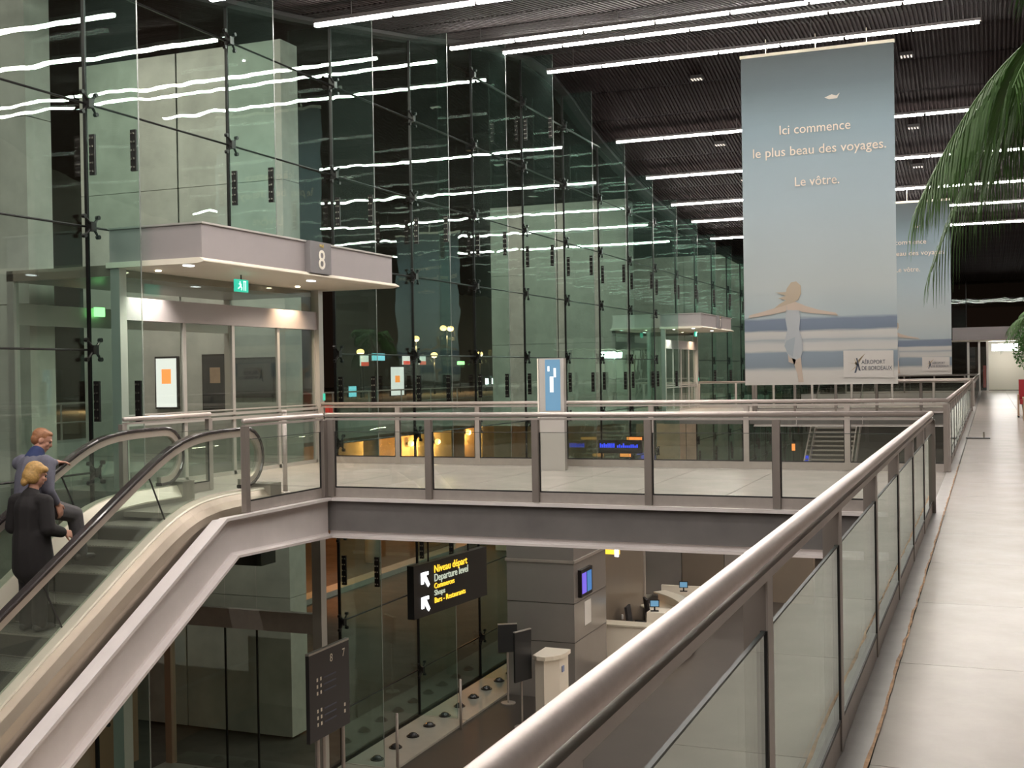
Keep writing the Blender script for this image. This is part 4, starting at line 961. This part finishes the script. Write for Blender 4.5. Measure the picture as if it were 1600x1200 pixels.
t = thing('retaining_wall', 'orange lit concrete retaining wall under the road deck', 'wall', (-30, 60, LOW)); MB().box(-30.5, -10, LOW, -30, 160, -.6).build('concrete_face', M['concrete'], t)
for i in range(12): MB().box(-30, 5+i*9, LOW, -29.5, 6+i*9, -.6).build('pilaster', M['concrete'], t)
t = thing('lower_kerb', 'low kerb along the lower service road outside the glass', 'kerb', (-16.5, 30, LOW)); MB().box(-20.6, -10, LOW-.06, -20.0, 120, LOW+.12).build('kerb_stone', M['kerb'], t)
def pt(x, y, z, en, col=(1, .5, .18), r=.25):
    L = bpy.data.lights.new('sodium_glow', 'POINT'); L.energy = en; L.color = col; L.shadow_soft_size = r
    o = bpy.data.objects.new('sodium_glow', L); COL.objects.link(o); o.location = (x, y, z); return o
for i, (x, y) in enumerate([(-23.5, 33), (-23.5, 54), (-24, 78)]):
    t = thing('underpass_lamp', 'orange sodium lamp under the road deck, %s' % ['straight behind the footbridge railing', 'farther along behind the totem', 'farthest along the underpass', 'behind entrance 8'][i], 'lamp', (x, y, -1.0), group='sodium lamps under the road deck')
    MB().sphere((x, y, -1.0), .16, 12, 8).build('globe', M['e_sodium'], t, True); MB().tube([(x, y, -.85), (x, y, -.56)], .04, 8).build('stem', M['black'], t)
    q = pt(x, y, -1.25, 1100, (1, .34, .07)); q.parent = t; q.location = (0, 0, -.3)
for i, (y, z, l) in enumerate([(54.2, -2.0, 'leftmost'), (58.6, -2.3, 'second from left'), (62.0, -2.4, 'third from left'), (66.4, -2.1, 'rightmost')]):
    t = thing('wall_lamp', 'orange wall lamp glowing on the retaining wall, %s of four' % l, 'lamp', (-29.9, y, z), group='orange wall lamps under the road deck')
    MB().sphere((-29.72, y, z), .17, 12, 8).build('globe', M['e_sodium'], t, True); MB().box(-30, y-.06, z-.06, -29.8, y+.06, z+.06).build('bracket', M['black'], t)
    q = pt(-29.5, y, z, 260, (1, .36, .08), .1); q.parent = t; q.location = (.6, 0, -.1)
# street lamps on the forecourt
def street_lamp(x, y, z, lb, twin=False, m_='e_sodium'):
    t = thing('street_lamp', lb, 'street lamp', (x, y, -.2), group='street lamps on the forecourt')
    MB().tube([(x, y, -.2), (x, y, z+.2)], [.09, .05], 8).build('pole', M['black'], t, True)
    for s in ((-1, 1) if twin else (0,)):
        yy = y+s*.75
        MB().tube([(x, y, z+.2), (x, yy, z+.22)], .035, 6).build('arm', M['black'], t); 
        MB().sphere((x, yy, z), (.30, .30, .24), 12, 8).build('lamp_head', M[m_], t, True)
    q = pt(x, y, z-.5, 900, (1, .58, .28)); q.parent = t; q.location = (0, 0, z-.4)
def ray(px_x, X):      # spread the forecourt along the road: helper kept in world units
    return X
for a_ in [(-45, 90.0, 4.55, 'tall sodium street lamp, brightest left of the pair behind the glass', False), (-45, 96.2, 5.6, 'twin headed sodium street lamp, highest behind the glass', True), (-45, 93.5, 3.2, 'lower sodium street lamp under the twin headed one', False), (-45, 80.4, 3.32, 'sodium street lamp nearest the canopy of entrance 8', False), (-45, 103.5, 3.38, 'sodium street lamp right of the twin headed one', False), (-45, 124.8, 6.4, 'high sodium street lamp near the totem', False), (-45, 159.4, 6.6, 'far sodium street lamp left of entrance 7', False), (-45, 51, 1.9, 'warm street lamp behind the nearest concrete blade, left', False), (-45, 54.5, 1.4, 'warm street lamp behind the nearest concrete blade, right', False)]:
    street_lamp(*a_)
for nm, cx, cz, w_, h_, mm, pic, lb in [('poster_case', -15.7, 1.42, .50, 1.0, 'e_poster', 'e_orange', 'lit poster on the concrete wall, seen through the left door of entrance 8'), ('poster_case', -14.5, 1.42, .55, 1.05, 'sign', 'wood', 'dark framed poster on the concrete wall, seen through the second door leaf'), ('notice_board', -13.6, 1.5, .95, .72, 'sign', 'black', 'black notice board on the concrete wall, seen through the third door leaf')]:
    t = thing(nm, lb, 'sign', (cx, 19.98, cz)); MB().box(cx-w_/2-.04, 19.93, cz-h_/2-.04, cx+w_/2+.04, 19.99, cz+h_/2+.04).build('case', M['black'], t)
    MB().box(cx-w_/2, 19.915, cz-h_/2, cx+w_/2, 19.93, cz+h_/2).build('face', M[mm], t); MB().box(cx-w_*.2, 19.905, cz-.02, cx+w_*.25, 19.915, cz+h_*.28).build('picture', M[pic], t)
def lightbox(x, y, z, w_, h_, m_, lb, nm='lit_sign', extra=None):
    t = thing(nm, lb, 'sign', (x, y, -.2)); MB().box(x, y-w_/2, z-h_/2, x+.1, y+w_/2, z+h_/2).build('face', M[m_], t); MB().box(x-.1, y-w_/2-.05, z-h_/2-.05, x-.001, y+w_/2+.05, z+h_/2+.05).build('case', M['black'], t)
    MB().tube([(x-.05, y, -.2), (x-.05, y, z-h_/2)], .06, 6).build('pole', M['black'], t)
    if extra:
        for nm2, (a_, c_, e_, f_, mm) in extra.items(): MB().box(x+.10, y+a_, z+c_, x+.12, y+e_, z+f_).build(nm2, M[mm], t)
lightbox(-45, 86.4, 1.0, 2.1, 2.3, 'e_poster', 'white lit poster case with an orange picture on the forecourt', 'poster_case', {'picture': (-.5, -.1, .3, .45, 'e_orange')})
lightbox(-45, 83.2, 2.95, 2.0, .55, 'e_cyan', 'cyan lit fascia sign on the forecourt')
lightbox(-45, 80.9, 2.65, 1.2, .8, 'e_poster', 'small white and red lit sign, leftmost on the forecourt', 'lit_sign', {'red_band': (-.6, -.4, .6, -.1, 'e_red')})
lightbox(-45, 88.0, 2.75, 1.2, .8, 'e_poster', 'small white and red lit sign, middle one on the forecourt', 'lit_sign', {'red_band': (-.6, -.4, .6, -.1, 'e_red')})
lightbox(-45, 91.0, 2.75, 1.2, .8, 'e_poster', 'small white and red lit sign, right one under the twin lamp', 'lit_sign', {'red_band': (-.6, -.4, .6, -.1, 'e_red')})
lightbox(-45, 99.0, 2.5, 1.4, .3, 'e_lime', 'yellow green lit line sign on the forecourt')
for i, y in enumerate((105.0, 106.6, 108.2)): lightbox(-45, y, .75, .55, .55, 'e_white', 'tiny white lit square, %s of three in a row' % ['left', 'middle', 'right'][i])
lightbox(-45, 79.0, -.0+.3, 1.0, .8, 'e_cyan', 'pale lit vehicle panel low beside entrance 8')
lightbox(-45, 157, 4.0, 1.8, 2.0, 'e_poster', 'white lit square sign left of entrance 7')
lightbox(-20.9, 28.6, 1.05, .95, 1.5, 'e_poster', 'bright poster case seen through the left door of entrance 8', 'poster_case', {'picture': (-.25, .1, .25, .45, 'e_orange')})
for i, (x, y, z) in enumerate([(-7.5, 110, 6.2), (-7.6, 112, 5.5)]): street_lamp(x, y, z, 'far sodium lamp seen over the end entrance, %s of two' % ['upper', 'lower'][i])

# ================================================================ PEOPLE
def capsule(b, p0, r0_, p1, r1_, n=10, k=6):
    p0, p1 = Vector(p0), Vector(p1); P = []; R = []
    t_ = (p1-p0).normalized()
    for i in range(k+1): a_ = PI/2*i/k; P.append(p0-t_*r0_*math.cos(a_)*.999); R.append(max(.0008, r0_*math.sin(a_)))
    for i in range(k+1): a_ = PI/2*i/k; P.append(p1+t_*r1_*math.sin(a_)); R.append(max(.0008, r1_*math.cos(a_)))
    b.tube(P, R, n)
def chain(b, pts): 
    for (p, r), (q, s) in zip(pts, pts[1:]): capsule(b, p, r, q, s)
def remeshed(b, name, m_, parent, vox, smooth_it=2):
    me = b.mesh('tmp', m_, ORIG[parent.name]); o = bpy.data.objects.new('tmp', me); COL.objects.link(o)
    r = o.modifiers.new('r', 'REMESH'); r.mode = 'VOXEL'; r.voxel_size = vox; r.use_smooth_shade = True
    s = o.modifiers.new('s', 'SMOOTH'); s.factor = .5; s.iterations = smooth_it
    me2 = bpy.data.meshes.new_from_object(o.evaluated_get(bpy.context.evaluated_depsgraph_get())); bpy.data.objects.remove(o)
    me2.name = name; me2.materials.clear(); me2.materials.append(m_)
    q = bpy.data.objects.new(name, me2); COL.objects.link(q); q.parent = parent; ORIG[q.name] = ORIG[parent.name]; return q
def head(b, c, yaw, pitch, s=1.0):
    """head centred at c looking along local +y turned by yaw / pitch; returns a placing function"""
    R_ = Matrix.Rotation(yaw, 3, 'Z') @ Matrix.Rotation(pitch, 3, 'X'); c = Vector(c)
    def W(x, y, z): return c+R_ @ (Vector((x, y, z))*s)
    def ell(p, r):
        vs = []; fs = []; n, m_ = 14, 10
        for i in range(m_+1):
            ph = -PI/2+PI*i/m_
            for j in range(n): vs.append(W(p[0]+r[0]*math.cos(ph)*math.cos(2*PI*j/n), p[1]+r[1]*math.cos(ph)*math.sin(2*PI*j/n), p[2]+r[2]*math.sin(ph)))
        for i in range(m_): fs += [(i*n+j, i*n+(j+1) % n, (i+1)*n+(j+1) % n, (i+1)*n+j) for j in range(n)]
        b.add(vs, fs)
    ell((0, -.005, .03), (.076, .095, .088)); ell((0, .02, -.035), (.062, .072, .075)); ell((0, .055, -.085), (.030, .030, .026))
    ell((0, .098, -.015), (.013, .018, .022)); ell((0, .088, .012), (.010, .012, .03)); ell((0, .084, .032), (.052, .012, .010))
    ell((0, .088, -.052), (.024, .010, .006)); ell((0, .086, -.062), (.022, .010, .006))
    for sx in (-1, 1): ell((sx*.077, -.005, 0), (.010, .020, .032)); ell((sx*.042, .062, -.012), (.022, .022, .02))
    return W, R_
def hand(b, wrist, d, nrm, s=1.0, curl=.5, mirror=1):
    """five fingered hand; d points along the palm, nrm out of the back of the hand"""
    wrist = Vector(wrist); d = Vector(d).normalized(); nrm = Vector(nrm); nrm = (nrm-d*nrm.dot(d)).normalized(); sd_ = d.cross(nrm)*mirror
    pc = wrist+d*.05*s
    for k in (-1, -.33, .33, 1): capsule(b, wrist+sd_*k*.018*s, .014*s, wrist+d*.088*s+sd_*k*.030*s, .0105*s, 8, 3)
    for k, L in zip((-1, -.33, .33, 1), (.058, .072, .078, .070)):
        p = wrist+d*.088*s+sd_*k*.030*s; dd = d.copy()
        for j, f in enumerate((.42, .32, .26)):
            dd = (dd*math.cos(curl*.55)-nrm*math.sin(curl*.55)).normalized(); q = p+dd*L*f*s; capsule(b, p, (.0095-.001*j)*s, q, (.0088-.001*j)*s, 8, 3); p = q; nr = dd
    p = wrist+d*.02*s+sd_*.02*s; q = p+(d*.6+sd_*.8).normalized()*.04*s; capsule(b, p, .014*s, q, .011*s, 8, 3); capsule(b, q, .011*s, q+(d*.9+sd_*.35-nrm*.3).normalized()*.045*s, .008*s, 8, 3)

# woman in black: standing on a step, facing up the escalator, head turned a little left
zw = -.5774*(10.43-8.98)-.03    # her tread
def person_woman():
    x, y = -8.60, 8.85
    z = WZ
    t = thing('person', 'person with blond hair in a black coat and trousers, standing on the escalator', 'person', (x, y, z))
    V = lambda a_, b_, c_: (x+a_, y+b_, z+c_)
    body = MB()
    W, R_ = head(body, V(.02, .05, 1.50), -.5, -.32)
    chain(body, [(V(0, .02, 1.28), .055), (V(.01, .035, 1.42), .05)])
    chain(body, [(V(0, 0, .88), .12), (V(0, 0, 1.05), .105), (V(0, .0, 1.22), .12), (V(0, .01, 1.30), .08)])
    for s in (-1, 1):
        chain(body, [(V(s*.075, 0, .85), .085), (V(s*.08, .02, .45), .052), (V(s*.08, 0, .08), .034)]); chain(body, [(V(s*.08, -.02, .05), .035), (V(s*.085, .11, .03), .018)])
        chain(body, [(V(s*.12, 0, 1.28), .05), (V(s*.17, 0, 1.25), .05)])
    rh = V(.20, .22, .93); lh = V(-.14, .26, 1.0)
    chain(body, [(V(.17, 0, 1.25), .045), (V(.22, -.03, 1.0), .038), (rh, .026)]); chain(body, [(V(-.17, 0, 1.25), .045), (V(-.22, .0, 1.0), .038), (lh, .026)])
    hand(body, rh, (0, .9, -.25), (.9, 0, .3), 1, .7, 1); hand(body, lh, (.4, .8, .1), (-.6, 0, .8), 1, .8, -1)
    remeshed(body, 'body', M['skin'], t, .007)
    c = MB()
    chain(c, [(V(0, .02, .62), .185), (V(0, 0, .80), .18), (V(0, 0, 1.0), .155), (V(0, .0, 1.18), .158), (V(0, .0, 1.285), .10)])
    for s in (-1, 1):
        chain(c, [(V(s*.07, .02, .62), .15), (V(s*.06, 0, .90), .135)]); chain(c, [(V(s*.08, 0, 1.20), .10), (V(s*.12, 0, 1.26), .075), (V(s*.18, 0, 1.25), .078)])
    chain(c, [(V(.18, 0, 1.25), .078), (V(.235, -.03, 1.0), .072), (V(.21, .17, .94), .054)]); chain(c, [(V(-.18, 0, 1.25), .078), (V(-.235, 0, 1.0), .072), (V(-.16, .21, .99), .054)])
    chain(c, [(V(0, .01, 1.30), .078), (V(.0, .02, 1.34), .066)])
    remeshed(c, 'coat', M['blackcloth'], t, .012, 3)
    c = MB()
    for s in (-1, 1): chain(c, [(V(s*.075, 0, .78), .11), (V(s*.08, .02, .45), .083), (V(s*.08, .0, .09), .072)])
    remeshed(c, 'trousers', M['blackcloth'], t, .012, 3)
    c = MB()
    for s in (-1, 1): chain(c, [(V(s*.08, -.04, .045), .044), (V(s*.082, .08, .036), .036), (V(s*.085, .15, .03), .03)])
    remeshed(c, 'shoes', M['shoe'], t, .008)
    c = MB()
    def E(p, r):
        vs = []; n, m_ = 14, 8
        for i in range(m_+1):
            ph = -PI/2+PI*i/m_
            for j in range(n): vs.append(W(p[0]+r[0]*math.cos(ph)*math.cos(2*PI*j/n), p[1]+r[1]*math.cos(ph)*math.sin(2*PI*j/n), p[2]+r[2]*math.sin(ph)))
        c.add(vs, [(i*n+j, i*n+(j+1) % n, (i+1)*n+(j+1) % n, (i+1)*n+j) for i in range(m_) for j in range(n)])
    E((0, -.022, .05), (.090, .098, .088)); E((0, -.06, -.01), (.082, .066, .09)); E((.05, -.03, -.01), (.045, .06, .08)); E((-.05, -.03, -.01), (.045, .06, .08)); E((0, -.085, -.08), (.05, .035, .05)); E((.03, .045, .075), (.06, .045, .035)); E((-.03, .045, .075), (.06, .045, .035))
    remeshed(c, 'hair', M['hair_blond'], t, .009, 1)
    c = MB()
    for s in (-1, 1): p = W(s*.032, .082, .012); c.sphere(tuple(p), .010, 8, 6)
    c.build('eyes', M['eye'], t)
WZ = -.5774*(10.43-8.85)
def person_man():
    x, y, z = -8.88, 9.17, MZ
    t = thing('person', 'person with reddish hair in a grey jacket, hand on the far handrail', 'person', (x, y, z))
    V = lambda a_, b_, c_: (x+a_, y+b_, z+c_)
    body = MB()
    W, R_ = head(body, V(.0, .13, 1.50), -.85, -.42)
    chain(body, [(V(0, .04, 1.28), .06), (V(0, .09, 1.42), .056)])
    chain(body, [(V(0, -.04, .90), .125), (V(0, -.03, 1.08), .12), (V(0, .0, 1.24), .13), (V(0, .03, 1.32), .08)])
    fk = V(.10, .46, .72); ff = V(.12, .52, .231+.08); bk = V(-.08, .14, .46); bf = V(-.08, .0, .08)
    chain(body, [(V(.08, -.03, .88), .09), (fk, .058), (ff, .037)]); chain(body, [((ff[0], ff[1]-.03, ff[2]-.035), .036), ((ff[0]+.01, ff[1]+.15, ff[2]-.055), .018)])
    chain(body, [(V(-.08, -.03, .88), .09), (bk, .056), (bf, .037)]); chain(body, [((bf[0], bf[1]-.03, bf[2]-.035), .036), ((bf[0], bf[1]+.15, bf[2]-.055), .018)])
    lh = (-9.19, 9.84, MHZ); rh = V(.20, .12, .86)
    lel = (-9.16, 9.52, MHZ-.03)
    chain(body, [(V(-.19, .02, 1.28), .05), (lel, .042), (lh, .029)]); chain(body, [(V(.19, .02, 1.28), .05), (V(.25, -.06, 1.02), .042), (rh, .029)])
    hand(body, lh, (0, .95, -.1), (0, .1, 1), 1.08, .45, 1); hand(body, rh, (0, .4, -.9), (1, 0, 0), 1.05, .6, -1)
    remeshed(body, 'body', M['skin'], t, .007)
    c = MB()
    chain(c, [(V(0, -.05, .84), .15), (V(0, -.04, .98), .145), (V(0, -.02, 1.12), .148), (V(0, .01, 1.24), .145), (V(0, .03, 1.32), .09)])
    for s in (-1, 1): chain(c, [(V(s*.06, -.04, .86), .12), (V(s*.07, 0, 1.15), .12)]); chain(c, [(V(s*.08, .01, 1.24), .11), (V(s*.14, .02, 1.29), .08), (V(s*.19, .02, 1.275), .072)])
    d1 = Vector(lh)-Vector(lel)
    chain(c, [(V(-.19, .02, 1.28), .07), (lel, .060), (tuple(Vector(lel)+d1*.85), .044)]); chain(c, [(V(.19, .02, 1.28), .07), (V(.25, -.06, 1.02), .060), (V(.21, .08, .895), .046)])
    remeshed(c, 'jacket', M['jacket'], t, .012, 3)
    c = MB(); chain(c, [(V(0, .015, 1.315), .098), (V(0, .055, 1.375), .082)]); remeshed(c, 'collar', M['navy'], t, .01, 2)
    c = MB(); chain(c, [(V(.05, .06, .82), .10), (V(.02, .03, .92), .12)]); remeshed(c, 'shirt_hem', M['navy'], t, .012, 2)
    c = MB()
    chain(c, [(V(0, -.05, .86), .135), (V(0, -.05, .92), .135)]); chain(c, [(V(.075, -.03, .86), .118), (fk, .086), ((ff[0], ff[1], ff[2]+.02), .070)]); chain(c, [(V(-.075, -.03, .86), .118), (bk, .086), ((bf[0], bf[1], bf[2]+.02), .070)])
    remeshed(c, 'trousers', M['trouser'], t, .012, 3)
    c = MB()
    for f in (ff, bf): chain(c, [((f[0], f[1]-.05, f[2]-.035), .046), ((f[0], f[1]+.09, f[2]-.045), .038), ((f[0], f[1]+.17, f[2]-.05), .032)])
    remeshed(c, 'shoes', M['shoe'], t, .008)
    c = MB()
    def E(p, r):
        vs = []; n, m_ = 14, 8
        for i in range(m_+1):
            ph = -PI/2+PI*i/m_
            for j in range(n): vs.append(W(p[0]+r[0]*math.cos(ph)*math.cos(2*PI*j/n), p[1]+r[1]*math.cos(ph)*math.sin(2*PI*j/n), p[2]+r[2]*math.sin(ph)))
        c.add(vs, [(i*n+j, i*n+(j+1) % n, (i+1)*n+(j+1) % n, (i+1)*n+j) for i in range(m_) for j in range(n)])
    E((0, -.018, .045), (.081, .096, .082)); E((0, -.052, .0), (.074, .056, .066)); E((0, .035, .088), (.055, .045, .028))
    remeshed(c, 'hair', M['hair_red'], t, .008, 1)
    c = MB()
    for s in (-1, 1): p = W(s*.032, .082, .012); c.sphere(tuple(p), .010, 8, 6)
    c.build('eyes', M['eye'], t)
MZ = -.60; MHZ = zl(9.90)+.905+.05
person_woman(); person_man()

# unseen panels added under the gallery slab to brighten the lower hall
PNL = mat('added_low_panel', (1, 1, 1), emit=(1, .82, .64), es=58)
for i, y in enumerate((-3, 1, 5, 10, 15, 20, 25, 30, 36, 42, 50)):
    t = thing('added_hall_light', 'added light panel, %s from the near end, unseen under the gallery slab' % ['first', 'second', 'third', 'fourth', 'fifth', 'sixth', 'seventh', 'eighth', 'ninth', 'tenth', 'eleventh'][i], 'ceiling light', (1.0, y, -.6), group='added square light panels under the gallery slab')
    MB().box(.4, y-.6, -.60, 1.6, y+.6, -.56).build('diffuser', PNL, t); MB().box(.36, y-.64, -.56, 1.64, y+.64, -.50).build('frame', M['housing'], t)
